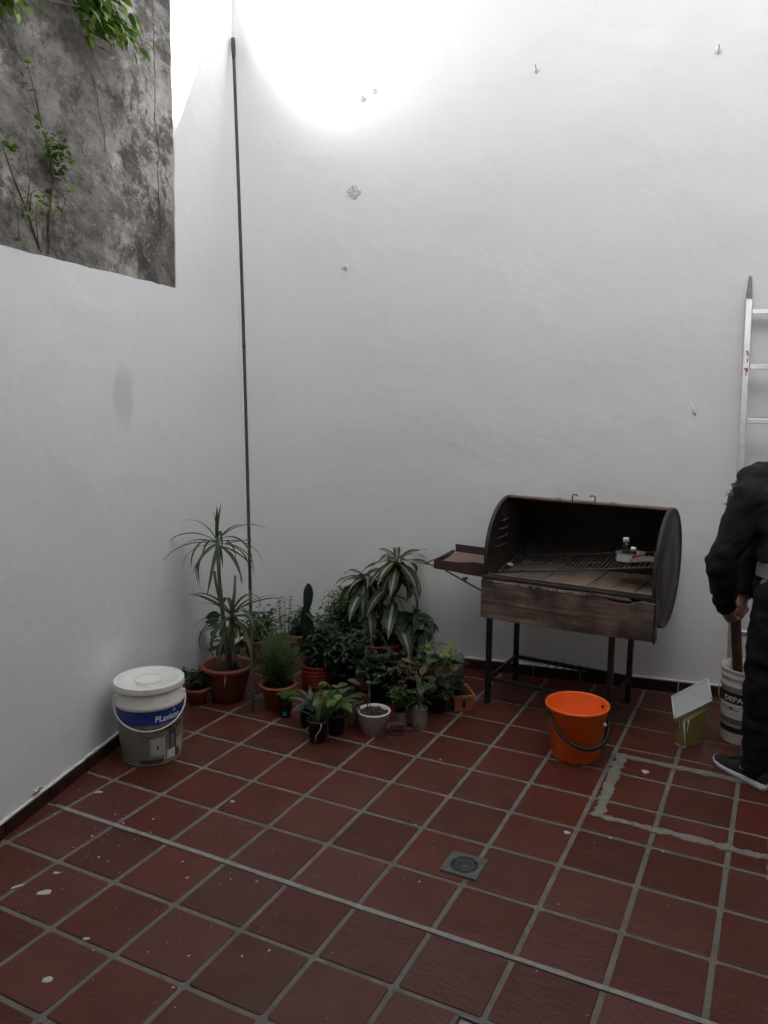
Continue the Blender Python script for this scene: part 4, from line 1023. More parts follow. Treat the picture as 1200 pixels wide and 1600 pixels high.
for S in 'LR':
    d_ = (J['pa'+S]-J['wr'+S]).normalized(); c_ = J['wr'+S].lerp(J['pa'+S], .10)
    kill = [v for v in b_.verts if (v.co-c_).dot(d_) > 0 and (v.co-c_).length < .085]
    bmesh.ops.delete(b_, geom=kill, context='VERTS')
b_.to_mesh(jk); b_.free()
obj('jacket', jk, M_jacket, pe)
def trl(S): return ch(('pelvis', (.11, .125, .10)), (J['hp'+S] - V(0, 0, .04), .102), (J['hp'+S].lerp(J['kn'+S], .5), .088), ('kn'+S, .074), (J['kn'+S].lerp(J['an'+S], .5), .068), (J['an'+S] + V(0, 0, .03), .060), (J['an'+S] - V(0, 0, .02), .058))
trs = blend_mesh('trousers', [ch((J['pelvis'] + V(0, 0, .05), (.118, .155, .06)), (J['pelvis'] - V(0, 0, .04), (.128, .165, .10))), trl('L'), trl('R')], .009, 5, (), .012, 9)
cut(trs, J['pelvis'] + V(0, 0, .022), V(0, 0, 1)); cut(trs, V(0, 0, .062), V(0, 0, -1))
obj('trousers', trs, M_trous, pe)
ts = blend_mesh('shirt_hem', [ch((J['pelvis'], (.128, .166, .06)), (J['pelvis'] + V(0, .004, .06), (.122, .160, .06)))], .009, 4, (), .004, 14)
cut(ts, J['pelvis'] + V(0, 0, .008), V(0, 0, -1)); cut(ts, J['pelvis'] + V(0, 0, .075), V(0, 0, 1))
obj('shirt_hem', ts, M_tee, pe)
# hair: cap over the skull and loose spiky locks
hr = blend_mesh('hair', [ch((J['jaw'] - fc*.040 - hd*.004, .064), (J['head'] - fc*.020 + hd*.004, (.100, .100, .100)), (J['crown'] - fc*.010 + hd*.006, (.092, .090, .092)))], .008, 2, (), .008, 30)
bmh = new(); bmh.from_mesh(hr); rr = random.Random(11)
vlist = [v for v in bmh.verts]; 
bmh.normal_update()
cand = [(v.co.copy(), v.normal.copy()) for v in vlist]
for k in range(130):
    c_, n_ = rr.choice(cand); L_ = rr.uniform(.015, .034)
    d_ = (n_*.7 + hd*.5 + V(rr.gauss(0, .35), rr.gauss(0, .35), rr.gauss(0, .35))).normalized(); e_ = d_.orthogonal().normalized()*rr.uniform(.002, .0042)
    q = c_ + d_*L_*.5 + V(rr.gauss(0, .003), rr.gauss(0, .003), rr.gauss(0, .003))
    a, b, c, d, t_ = [bmh.verts.new(x) for x in (c_-e_, c_+e_, q+e_*.7, q-e_*.7, c_ + d_*L_)]
    bmh.faces.new((a, b, c, d)); bmh.faces.new((d, c, t_))
obj('hair', bmh, M_hair, pe)
def shoe(an, to):
    f_ = (to-an); f_.z = 0; f_.normalize(); s_ = V(-f_.y, f_.x, 0); c0 = V(an.x, an.y, 0) - f_*.065
    st_ = []   # (along, halfwidth, sole top, upper top)
    for k, (x, hw, st0, ut) in enumerate(((0, .026, .030, .060), (.012, .034, .032, .085), (.04, .038, .032, .105), (.09, .039, .030, .105), (.13, .041, .026, .085), (.17, .045, .024, .066), (.21, .046, .024, .054), (.245, .040, .026, .046), (.268, .026, .030, .040), (.276, .012, .033, .037))): st_.append((x, hw, st0, ut))
    sh_ = bpy.data.objects.new('shoe', None); col.objects.link(sh_); sh_.parent = pe
    bm = new(); rows = []
    for (x, hw, s0, u0_) in st_:
        lift = .012*max(0, (x-.22)/.06)**1.5
        rows.append([bm.verts.new(c0 + f_*x + s_*y + Z*z) for y, z in ((-hw*.92, .0+lift), (-hw*1.08, .012+lift), (-hw*1.04, s0), (0, s0+.002), (hw*1.04, s0), (hw*1.08, .012+lift), (hw*.92, .0+lift))])
    for a, b in zip(rows, rows[1:]):
        for i in range(7): bm.faces.new((a[i], a[(i+1) % 7], b[(i+1) % 7], b[i]))
    bm.faces.new(rows[0]); bm.faces.new(rows[-1][::-1]); bmesh.ops.recalc_face_normals(bm, faces=bm.faces); obj('shoe_sole', bm, M_sole, sh_, smooth=True)
    bm = new(); rows = []
    for (x, hw, s0, ut) in st_:
        rows.append([bm.verts.new(c0 + f_*x + s_*(hw*math.cos(a)*(1-.25*max(0, math.sin(a)))) + Z*(s0-.003 + (ut-s0)*max(0, math.sin(a))**.75)) for a in [PI*i/10 for i in range(11)]])
    for a, b in zip(rows, rows[1:]):
        for i in range(10): bm.faces.new((a[i], a[i+1], b[i+1], b[i]))
    bm.faces.new(rows[0]); bm.faces.new(rows[-1][::-1]); bmesh.ops.recalc_face_normals(bm, faces=bm.faces); obj('shoe_upper', bm, M_shoe, sh_, smooth=True)
    bm = new()
    for k in range(5):
        x = .12 + .018*k; u_ = .094 - .0088*k; tube(bm, [c0 + f_*x + s_*y + Z*(u_ - abs(y)*.35) for y in (-.022, -.01, 0, .01, .022)], .0025, 5)
    for sg in (-1, 1): tube(bm, [c0 + f_*.12 + Z*.098 + s_*(sg*(.004 + .020*math.sin(PI*i/8))) + f_*(-.012 + .02*math.cos(PI*i/8)) + Z*(.006*math.sin(i)) for i in range(9)], .0022, 5)
    obj('shoelace', bm, M_strap, sh_)
    bm = new(); box(bm, (-.012, -.001, -.008), (.012, .001, .008), Matrix.Translation(c0 + f_*.10 + s_*.0425 + Z*.062) @ Matrix((f_, s_, Z)).transposed().to_4x4()); obj('shoe_mark', bm, M_lab2, sh_)
shoe(J['anL'], J['toL']); shoe(J['anR'], J['toR'])
# the stick being stirred
sk_ = thing('stirring_stick', 'flat wooden stirring stick held by the person, standing in the white bucket', 'stick', STK + PO)
ax = SD; sx_ = V(.93, -.30, -.1); sx_ -= ax*sx_.dot(ax); sx_.normalize(); sy_ = ax.cross(sx_)
bm = new(); box(bm, (-.021, -.004, -.055), (.021, .004, .47), Matrix((sx_, sy_, ax)).transposed().to_4x4(), bev=.001); obj('stick', bm, M_stick, sk_)
bm = new(); box(bm, (-.0215, -.0045, .33), (.0215, .0045, .4705), Matrix((sx_, sy_, ax)).transposed().to_4x4()); obj('paint_coat', bm, mat('cream_paint_coat', (.62, .58, .50), .4, var=.05), sk_)
br_ = thing('paint_brush', 'paint brush with a mauve handle standing in the white bucket under the hand', 'brush', V(1.945, 1.775, .36))
bm = new(); tube(bm, [(-.022, -.02, .19), (-.018, -.017, .12), (-.010, -.010, .03), (0, 0, -.06)], [.009, .012, .009, .011], 8, flat=.6); obj('brush_handle', bm, M_mauve, br_)
bm = new(); tube(bm, [(0, 0, -.06), (.006, .006, -.13)], [.017, .019], 8, flat=.5); obj('bristles', bm, M_rag, br_)
# ================================================================ PLANTS
rp_ = random.Random(21)
def leaf_me(name, L, W, droop=.6, fold=.25, n=8, prof='strap', mats=None, twist=0, wav=0, rs=0, stripe=False, up0=0.0):
    """one leaf along +X, curving down by `droop` radians over its length; V-folded; 3 or 5 rows wide"""
    bm = new(); x = z = 0; a = up0; rows = []; rr = random.Random(rs)
    cols = (-1, -.24, 0, .24, 1) if stripe else (-1, 0, 1)
    side = 0
    for i in range(n+1):
        k = i/n
        if prof == 'strap': wd = W*min(1, .55 + 1.6*k)*(1-k**3.2)**.9 if k < 1 else 0
        elif prof == 'lance': wd = W*(math.sin(PI*min(1, .06 + .94*k)**.8))**.9 if k < 1 else 0
        elif prof == 'oval': wd = W*math.sin(PI*k**.85)**.7 if 0 < k < 1 else 0
        else: wd = W*(math.sin(PI*k**.6)**.8) if 0 < k < 1 else 0       # heart: wide near the stalk
        wd = max(wd, .0006); tw = twist*k; row = []
        for c in cols:
            y = c*wd; dz = abs(c)*wd*fold + wav*W*math.sin(k*11 + c*2 + rs)*abs(c)
            yy = y*math.cos(tw) - dz*math.sin(tw); zz = y*math.sin(tw) + dz*math.cos(tw)
            row.append(bm.verts.new((x - math.sin(a)*zz, yy + side, z + math.cos(a)*zz)))
        rows.append(row)
        s = L/n; a -= droop/n*(1.4 - .8*(1-k)); x += s*math.cos(a); z += s*math.sin(a); side += rr.gauss(0, .02)*s
    for p, q in zip(rows, rows[1:]):
        for j in range(len(cols)-1):
            f = bm.faces.new((p[j], q[j], q[j+1], p[j+1])); f.smooth = True
            if stripe and j in (1, 2): f.material_index = 1
    me = bpy.data.meshes.new(name); bm.to_mesh(me); bm.free()
    for m in mats: me.materials.append(m)
    return me
def put_leaf(me, par, base, az, pitch, roll=0, sc_=1.0, name='leaf'):
    o = bpy.data.objects.new(name, me); col.objects.link(o); o.parent = par
    o.matrix_local = Matrix.Translation(V(*base)) @ Matrix.Rotation(az, 4, 'Z') @ Matrix.Rotation(-pitch, 4, 'Y') @ Matrix.Rotation(roll, 4, 'X') @ Matrix.Scale(sc_, 4)
    return o
def pot(par, rt, rb, h, m, lip=.012, lh=.02, soil=.015, ribs=0, tilt=0):
    pf = [(0, .004), (rb*.92, .004), (rb, 0)]
    if ribs:
        for k in range(ribs):
            z0 = h*(.15 + .72*k/ribs); f = z0/h; r_ = rb + (rt-rb)*f; pf += [(r_, z0), (r_+.003, z0+.004), (r_+.003, z0+.009), (r_, z0+.012)]
    pf += [(rb + (rt-rb)*(h-lh)/h, h-lh), (rt + lip*.6, h-lh+.001), (rt + lip, h-.004), (rt + lip*.8, h), (rt - .003, h), (rt - .006, h-.008), (rt-.012, h-soil-.012)]
    bm = new(); lathe(bm, pf, 36); o = obj('pot', bm, m, par)
    bm = new(); n = 22; c = bm.verts.new((0, 0, h-soil)); rs = []
    for rr in (.5, 1): rs.append([bm.verts.new(((rt-.008)*rr*math.cos(2*PI*k/n), (rt-.008)*rr*math.sin(2*PI*k/n), h-soil + rp_.uniform(-.006, .004))) for k in range(n)])
    for k in range(n): bm.faces.new((c, rs[0][k], rs[0][(k+1) % n])); bm.faces.new((rs[0][k], rs[1][k], rs[1][(k+1) % n], rs[0][(k+1) % n]))
    obj('soil', bm, M_soil, o)
    return o
def plant(name, lab, loc, cat='potted plant'): return thing(name, lab, cat, loc, rp_.uniform(0, 0.001))
def stem(par, pts, r, m=None, name='stem'):
    bm = new(); tube(bm, pts, r, 7); return obj(name, bm, m or M_stem, par)
def foliage(par, m, n, cen, rad, L, W, stems=True, seed=1, kind='leafy', z0=.0, name='foliage', hang=0):
    """many small leaves on thin twigs in one mesh"""
    rr = random.Random(seed); bm = new()
    cen = V(*cen)
    tw = max(4, n//9)
    for t in range(tw):
        while True:
            d = V(rr.uniform(-1, 1), rr.uniform(-1, 1), rr.uniform(-.8, 1))
            if .25 < d.length < 1: break
        tip = cen + V(d.x*rad[0], d.y*rad[1], d.z*rad[2]); b0 = V(rr.gauss(0, .012), rr.gauss(0, .012), z0)
        mid = b0.lerp(tip, .55) + V(rr.gauss(0, .012), rr.gauss(0, .012), .02)
        if stems: tube(bm, [b0, mid, tip], [.0016, .0013, .0007], 4, mi=1)
        for q in range(n//tw):
            k = rr.uniform(.35, 1.0); p = (mid.lerp(tip, (k-.5)*2) if k > .5 else b0.lerp(mid, k*2))
            az = rr.uniform(0, 2*PI); pt = rr.uniform(-.5, .7) - hang; l = L*rr.uniform(.6, 1.2); w_ = W*rr.uniform(.7, 1.2)
            dx = V(math.cos(az)*math.cos(pt), math.sin(az)*math.cos(pt), math.sin(pt)); sd = V(-math.sin(az), math.cos(az), rr.uniform(-.5, .5)).normalized(); nn = dx.cross(sd)
            if kind == 'needle':
                a, b, c = p + sd*w_*.5, p - sd*w_*.5, p + dx*l - Z*l*.15
                bm.faces.new([bm.verts.new(x) for x in (a, b, c)])
            else:
                m1 = p + dx*l*.5; v = [bm.verts.new(x) for x in (p, m1 - sd*w_ + nn*w_*.3, p + dx*l - Z*l*.2, m1 + sd*w_ + nn*w_*.3, m1)]
                bm.faces.new((v[0], v[1], v[4])); bm.faces.new((v[1], v[2], v[4])); bm.faces.new((v[4], v[2], v[3])); bm.faces.new((v[0], v[4], v[3]))
    return obj(name, bm, [m, M_gstem], par, kind='stuff')
def rosette(par, mes, base, n, p_in, p_out, az0=0, sc_=(.8, 1.1), name='leaf', spread=.006, young=1.0):
    for i in range(n):
        k = i/(n-1); az = az0 + i*2.39996 + rp_.gauss(0, .12); pt = p_in + (p_out-p_in)*k**.8 + rp_.gauss(0, .07)
        b = V(*base) + V(math.cos(az), math.sin(az), 0)*spread - Z*(.035*k)
        put_leaf(rp_.choice(mes), par, b, az, pt, rp_.gauss(0, .15), rp_.uniform(*sc_)*(young + (1-young)*min(1, 2*k)), name)
# ---- tall dragon tree in the big terracotta pot
p = plant('dragon_tree', 'tall dragon tree with two tufts of narrow leaves in a big terracotta pot', (-.365, 1.145, 0))
pot(p, .122, .078, .185, M_terra, .012, .022, .03)
st1 = [(.02, .0, .15), (-.012, .004, .30), (-.030, .01, .45), (-.045, .012, .60), (-.052, .012, .70), (-.054, .012, .795)]
stem(p, st1, [.014, .012, .0105, .0095, .008, .007]); stem(p, [(-.034, .01, .46), (-.06, .0, .60), (-.064, -.004, .655)], [.008, .0075, .007], name='cut_stem')
stem(p, [(.035, .01, .15), (.035, .0, .27), (.036, -.005, .40), (.038, -.006, .45)], [.015, .013, .011, .009])
stem(p, [(.038, -.006, .44), (.055, .0, .56), (.060, .002, .645)], [.009, .0075, .006], name='cut_stem')
dl = [leaf_me('leaf', .275, .0088, d, .35, 10, 'strap', [M_lf_drac], rs=i) for i, d in enumerate((1.5, 1.9, 2.2, 1.2))]
rosette(p, dl, (-.054, .012, .81), 26, .95, -.35, .4, (.75, 1.12))
sp = leaf_me('leaf', .205, .0105, .12, .5, 6, 'strap', [M_lf_drac])
for i in range(3): put_leaf(sp, p, (-.054, .012, .80), i*2.1, 1.46 + .04*i, 0, 1-.12*i)
dl2 = [leaf_me('leaf', .26, .0108, d, .35, 10, 'strap', [M_lf_drac], rs=i+7) for i, d in enumerate((1.3, 2.1, 2.6, .7))]
rosette(p, dl2, (.038, -.006, .455), 22, 1.15, -.35, 1.2, (.75, 1.15))
put_leaf(dl2[3], p, (.04, -.006, .45), .35, .62, .1, 1.15); put_leaf(dl2[0], p, (.04, -.006, .40), -1.4, -.2, .1, 1.0)
dr_l = [leaf_me('leaf', .17, .008, d, .3, 7, 'strap', [M_lf_grey], rs=i+3) for i, d in enumerate((2.0, 2.6))]
for i in range(9): put_leaf(dr_l[i % 2], p, (.03, 0, .20 + .02*(i % 4)), i*.75 + .2, .7 - .1*(i % 3), 0, rp_.uniform(.6, 1.0))
for i in range(5): put_leaf(leaf_me('dry_leaf', .11, .004, rp_.uniform(.1, .8), .2, 5, 'strap', [M_dead]), p, (rp_.gauss(0, .05), rp_.gauss(0, .05), .165), rp_.uniform(0, 6), rp_.uniform(.1, .9), 0, 1, 'dry_leaf')
# ---- dark broad-leaved shrub behind it
p = plant('dark_shrub', 'dark leaved shrub against the side wall behind the dragon tree', (-.565, 1.43, 0)); pot(p, .07, .052, .13, M_darkpot)
stem(p, [(0, 0, .1), (.0, -.01, .22), (.03, -.04, .31)], [.006, .005, .004])
ov = [leaf_me('leaf', .072, .021, d, .25, 5, 'oval', [M_lf_dark], rs=i) for i, d in enumerate((.4, .8, 1.2))]
for i in range(34):
    h = .17 + .17*rp_.random(); a = rp_.uniform(0, 6.28); put_leaf(rp_.choice(ov), p, (.02 + .055*math.cos(a), -.03 + .055*math.sin(a), h), a + rp_.gauss(0, .5), rp_.uniform(-.6, .5), rp_.gauss(0, .4), rp_.uniform(.8, 1.3))
# ---- small pot by the bucket
p = plant('ground_ivy', 'small bushy green plant in a brown clay pot behind the white paint bucket', (-.468, 1.03, 0)); pot(p, .06, .043, .085, M_terra)
foliage(p, M_lf_dark, 380, (0, 0, .13), (.10, .10, .065), .026, .009, seed=2, z0=.07)
foliage(p, M_lf_mid, 60, (.01, -.02, .135), (.08, .08, .045), .020, .008, seed=12, z0=.07)
# ---- fine fern in orange terracotta pot
p = plant('asparagus_fern', 'feathery fern in an orange terracotta pot right of the metal pole', (-.075, 1.165, 0)); pot(p, .083, .055, .128, M_terra2, .010, .012, .014)
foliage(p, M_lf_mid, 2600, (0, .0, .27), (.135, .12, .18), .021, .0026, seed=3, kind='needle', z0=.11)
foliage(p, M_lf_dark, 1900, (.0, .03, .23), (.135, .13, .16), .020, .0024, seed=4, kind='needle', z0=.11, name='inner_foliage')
stem(p, [(.0, 0, .11), (.005, -.01, .25), (-.005, -.01, .42)], [.003, .0022, .001], M_gstem)
for i in range(5): stem(p, [(rp_.gauss(0, .02), rp_.gauss(0, .02), .11), (rp_.gauss(0, .06), -.03 + rp_.gauss(0, .03), .24), (rp_.gauss(0, .12), -.05, .32 + rp_.gauss(0, .04))], [.0022, .0016, .0008], M_gstem)
# ---- small brown pot behind the fern
p = plant('herb_pot', 'brown clay pot with a drooping herb, half hidden behind the feathery fern', (-.235, 1.36, 0)); pot(p, .062, .046, .125, M_terra)
foliage(p, M_lf_mid, 560, (-.01, .0, .25), (.12, .12, .13), .020, .008, seed=5, z0=.11)
# ---- back row
p = plant('sprig_plant', 'thin upright sprigs in a red pot at the back wall, left of the paddle cactus', (-.395, 1.72, 0)); pot(p, .075, .058, .15, M_red)
for i in range(7):
    a = rp_.uniform(0, 6.28); r_ = rp_.uniform(.01, .06); h = rp_.uniform(.30, .40)
    stem(p, [(r_*.5*math.cos(a), r_*.5*math.sin(a), .13), (r_*math.cos(a), r_*math.sin(a), h)], [.0022, .0012], M_gstem)
    ol_ = leaf_me('leaf', .024, .0065, .5, .2, 4, 'oval', [M_lf_mid])
    for q in range(9): put_leaf(ol_, p, (r_*math.cos(a), r_*math.sin(a), h - .017*q), q*2.4 + i, .4 - .04*q, 0, rp_.uniform(.7, 1.2))
p = plant('tilted_pot_plant', 'slightly tipped red clay pot with dark leaves at the back wall', (-.30, 1.80, .0)); pot(p, .085, .066, .185, M_terra); p.rotation_euler = (.10, -.12, 0)
foliage(p, M_lf_dark, 420, (.0, .0, .25), (.12, .10, .085), .030, .010, seed=6, z0=.15)
p = plant('red_pot_plant', 'low red plastic pot with sparse leaves against the corner', (-.565, 1.70, 0)); pot(p, .085, .07, .13, M_red)
foliage(p, M_lf_dark, 420, (.02, -.01, .24), (.12, .10, .12), .032, .011, seed=7, z0=.11)
foliage(p, M_lf_mid, 120, (.06, -.03, .25), (.06, .05, .07), .020, .008, seed=17, z0=.11)
p = plant('berry_sprig', 'dark twig with tiny rounded leaves in a clay pot beside the paddle leaf', (-.155, 1.73, 0)); pot(p, .07, .055, .16, M_terra)
for i in range(4):
    tp = (rp_.gauss(-.02, .05), rp_.gauss(0, .03), rp_.uniform(.29, .36)); stem(p, [(0, 0, .14), (tp[0]*.5, tp[1]*.5, .24), tp], [.0025, .0018, .001], M_stem)
    ol_ = leaf_me('leaf', .022, .009, .4, .2, 4, 'oval', [M_lf_dark])
    for q in range(9): put_leaf(ol_, p, (tp[0] + rp_.gauss(0, .014), tp[1] + rp_.gauss(0, .012), tp[2] - .012*q), rp_.uniform(0, 6), rp_.uniform(-.2, .5), 0, rp_.uniform(.7, 1.2))
# ---- paddle plant in red ribbed pot
p = plant('paddle_cactus', 'tall dark paddle shaped cactus in a red ribbed pot', (-.045, 1.48, 0)); pot(p, .083, .074, .135, M_red, .004, .012, .012, ribs=5)
M_pad = leafmat('paddle_skin', (.017, .030, .018), .45)
def pad(c, L, W, az, tilt, nm='pad'):
    bm = new(); bmesh.ops.create_uvsphere(bm, u_segments=16, v_segments=12, radius=1)
    for v in bm.verts:
        z = v.co.z; k = (z+1)/2; w_ = W*(.55 + .75*k)*(1 if k < .8 else 1-(k-.8)*.9); v.co = V(v.co.x*w_ + .02*math.sin(k*3)*L, v.co.y*.010, (k)*L)
    o = obj(nm, bm, M_pad, p, smooth=True); o.location = c; o.rotation_euler = (0, tilt, az); return o
pad((-.055, .01, .12), .31, .040, .15, -.06); pad((-.075, .012, .37), .185, .029, .1, .12); pad((-.02, -.01, .12), .20, .032, .9, .2); pad((.03, .02, .12), .18, .030, -.4, .15); pad((.005, -.03, .12), .15, .03, .5, -.1)
fl = leaf_me('leaf', .05, .008, .6, .2, 5, 'lance', [M_lf_grey]); put_leaf(fl, p, (-.072, .0, .39), -.2, .1); put_leaf(fl, p, (-.05, .0, .38), .1, -.5)
foliage(p, M_lf_dark, 900, (.045, .02, .24), (.11, .10, .15), .048, .009, seed=8, z0=.12)
# ---- dense dark fern in black pot
p = plant('dense_fern', 'dense dark fern in a black pot, between paddle cactus and corn plant', (-.07, 1.80, 0)); pot(p, .085, .07, .16, M_darkpot)
foliage(p, M_lf_dark, 1300, (.02, -.03, .29), (.17, .14, .19), .036, .0085, seed=9, z0=.14)
foliage(p, M_lf_mid, 620, (.04, -.02, .41), (.13, .11, .09), .036, .007, seed=19, z0=.14)
p = plant('leafy_filler', 'dark leafy plant in a low black pot filling the gap behind the aloe', (.085, 1.52, 0)); pot(p, .07, .055, .11, M_darkpot)
foliage(p, M_lf_dark, 1000, (.02, 0, .21), (.17, .14, .15), .040, .013, seed=10, z0=.1)
# ---- striped corn plant
p = plant('corn_plant', 'large corn plant with drooping cream striped leaves in a dark red pot', (.137, 1.865, 0)); pot(p, .133, .10, .178, M_red, .010, .014, .02)
stem(p, [(-.05, 0, .15), (-.085, .0, .32), (-.105, .0, .50)], [.011, .009, .008]); stem(p, [(.03, .0, .15), (.07, .0, .40), (.093, .0, .64)], [.012, .010, .008])
cl = [leaf_me('leaf', .30, .037, d, .12, 12, 'lance', [M_lf_corn, M_stripe], rs=i, stripe=True, wav=.10, twist=t) for i, (d, t) in enumerate(((.7, .15), (1.1, -.2), (1.5, .2), (1.8, -.15)))]
rosette(p, cl, (-.105, 0, .525), 24, .95, -.95, .5, (.62, 1.0), spread=.010, young=.6); rosette(p, cl, (.093, 0, .645), 26, .95, -.95, 2.0, (.62, 1.0), spread=.010, young=.6)
for i in range(18): put_leaf(rp_.choice(cl[1:]), p, (.075 - .165*(i % 2), 0, .54 - .035*(i // 2)), i*2.2, -.15, 0, rp_.uniform(.75, 1.05))
# ---- schefflera
p = plant('umbrella_plant', 'dark umbrella plant with drooping finger leaves by the back wall, right of the corn plant', (.315, 1.915, 0)); pot(p, .06, .048, .11, M_darkpot)
fg = [leaf_me('leaf', .128, .025, d, .2, 6, 'lance', [M_lf_dark], rs=i) for i, d in enumerate((.8, 1.3, 1.8))]
for (x, y, z) in ((.02, 0, .34), (.085, -.02, .315), (-.03, -.04, .30), (.05, -.05, .26), (-.07, 0, .33)):
    stem(p, [(0, 0, .1), (x*.6, y*.6, z*.75), (x, y, z)], [.005, .004, .003], M_gstem)
    for i in range(7): put_leaf(rp_.choice(fg), p, (x, y, z), i*.9 + x*20, rp_.uniform(-.35, .2), 0, rp_.uniform(.75, 1.1))
# ---- geranium in black pot and the terracotta trough
p = plant('geranium', 'bushy geranium with bright green top in a black pot beside the terracotta trough', (.625, 1.50, 0)); pot(p, .062, .05, .10, M_darkpot)
rd = [leaf_me('leaf', .048, .024, d, .3, 5, 'heart', [M_lf_mid], rs=i, wav=.15) for i, d in enumerate((.3, .7))]
rdd = [leaf_me('leaf', .052, .026, d, .3, 5, 'heart', [M_lf_grey], rs=i+4, wav=.15) for i, d in enumerate((.3, .7))]
lm = [leaf_me('leaf', .036, .019, .5, .3, 5, 'heart', [M_lf_lime], rs=9, wav=.2)]
for i in range(84):
    a = rp_.uniform(0, 6.28); r_ = .098*math.sqrt(rp_.random()); h = .10 + .235*rp_.random()**.9
    r_ *= 1.25 - .8*abs(h-.2)/.16*.6
    put_leaf(rp_.choice(lm if h > .30 else rd if rp_.random() < .45 else rdd), p, (r_*math.cos(a) + (h-.15)*.12, r_*math.sin(a), h), a + rp_.gauss(0, .6), rp_.uniform(-.5, .35), rp_.gauss(0, .4), rp_.uniform(.8, 1.25))
for i in range(6): stem(p, [(0, 0, .08), (rp_.gauss(0, .03), rp_.gauss(0, .03), .2), (rp_.gauss(.02, .04), rp_.gauss(0, .04), .31)], [.004, .003, .002], M_gstem)
tr = thing('planter_box', 'small square terracotta planter with a slot in its side, right end of the plant group', 'planter', (.715, 1.60, 0), .62)
bm = new(); h_ = .082
outer = [(-.05, -.075), (.05, -.075), (.05, .075), (-.05, .075)]
def loop(s, z): return [bm.verts.new((x*s, y*s, z)) for x, y in outer]
L0, L1, L2, L3, L4 = loop(.86, 0), loop(1, h_-.014), loop(1.06, h_-.013), loop(1.07, h_), loop(.93, h_); L5 = loop(.84, .05)
for a, b in ((L0, L1), (L1, L2), (L2, L3), (L3, L4), (L4, L5)):
    for k in range(4): bm.faces.new((a[k], a[(k+1) % 4], b[(k+1) % 4], b[k]))
bm.faces.new(L0[::-1]); bmesh.ops.recalc_face_normals(bm, faces=bm.faces); bx_ = obj('planter_wall', bm, M_terra2, tr)
bm = new(); bm.faces.new([bm.verts.new((x*.86, y*.86, .056)) for x, y in outer]); obj('soil', bm, M_soil, tr)
bm = new(); box(bm, (-.007, -.0735, .022), (.007, -.066, .060)); obj('slot', bm, M_black, tr)  # black block; the inner shade of the opening is in its colour
foliage(tr, M_lf_dark, 90, (-.01, .02, .10), (.05, .07, .045), .026, .011, seed=31, z0=.05)
# ---- white pot with a climbing pothos
p = plant('pothos', 'round white ceramic pot with dark soil and a thin climbing stem of pale leaves', (.471, 1.136, 0)); pot(p, .074, .056, .105, M_pwhite, .003, .010, .012)
vine = [(-.045, .02, .09), (-.04, .02, .17), (-.035, .03, .215), (.0, .05, .245), (.06, .08, .285), (.11, .1, .325)]
stem(p, vine, [.003, .003, .0026, .0024, .002, .0016], M_gstem); stem(p, [(-.02, .01, .09), (-.028, .01, .14), (-.032, .012, .20)], .0022, M_stem, 'cane')
stem(p, [(.012, -.02, .09), (.011, -.022, .112), (.013, -.021, .126)], .0032, M_dead, 'stub')
ht = [leaf_me('leaf', .05, .019, d, .25, 5, 'heart', [M_lf_mid], rs=i) for i, d in enumerate((.4, .9))]
for i, b in enumerate(vine[2:]): put_leaf(ht[i % 2], p, b, i*2.0 + .4, .2, 0, rp_.uniform(.6, .95)); put_leaf(ht[(i+1) % 2], p, b, i*2.0 + 3, .5, 0, .6)
bm = new()
for k in range(40):
    a = rp_.uniform(0, 6.28); r_ = rp_.uniform(0, .06); c_ = V(r_*math.cos(a), r_*math.sin(a), .094); s_ = rp_.uniform(.003, .009)
    vt = [bm.verts.new(c_ + V(rp_.gauss(0, s_), rp_.gauss(0, s_), rp_.uniform(0, s_*.8))) for _ in range(3)]; bm.faces.new(vt)
obj('leaf_litter', bm, M_dead, p, kind='stuff')
# ---- black pot in front with aloe-like straps
p = plant('strap_leaf_plant', 'black plastic pot at the front with broad strap leaves and a white tie cord', (.292, .937, 0)); pot(p, .045, .037, .102, M_darkpot, .003, .010, .012)
sl_ = [leaf_me('leaf', .215, .020, d, .3, 8, 'lance', [M_lf_mid], rs=i) for i, d in enumerate((.35, .7, 1.1))]
for az, pt, s_, m in ((.45, .80, 1.05, 0), (.75, 1.05, .95, 1), (-.3, 1.15, .75, 1), (2.0, 1.0, .7, 2), (3.4, .9, .6, 2), (.2, 1.35, .9, 0)): put_leaf(sl_[m], p, (.006*math.cos(az), .006*math.sin(az), .088), az, pt, .4, s_)
bm = new(); tube(bm, [(.032, -.030, .098), (.040, -.036, .092), (.034, -.038, .07), (.018, -.044, .045), (.014, -.043, .012)], .0022, 6); obj('tie_cord', bm, M_cord, p)
bm = new(); tube(bm, [(-.075, .02, .002), (-.07, .018, .035), (-.045, .01, .055), (-.02, .0, .062)], .002, 6); obj('root', bm, M_cord, p)
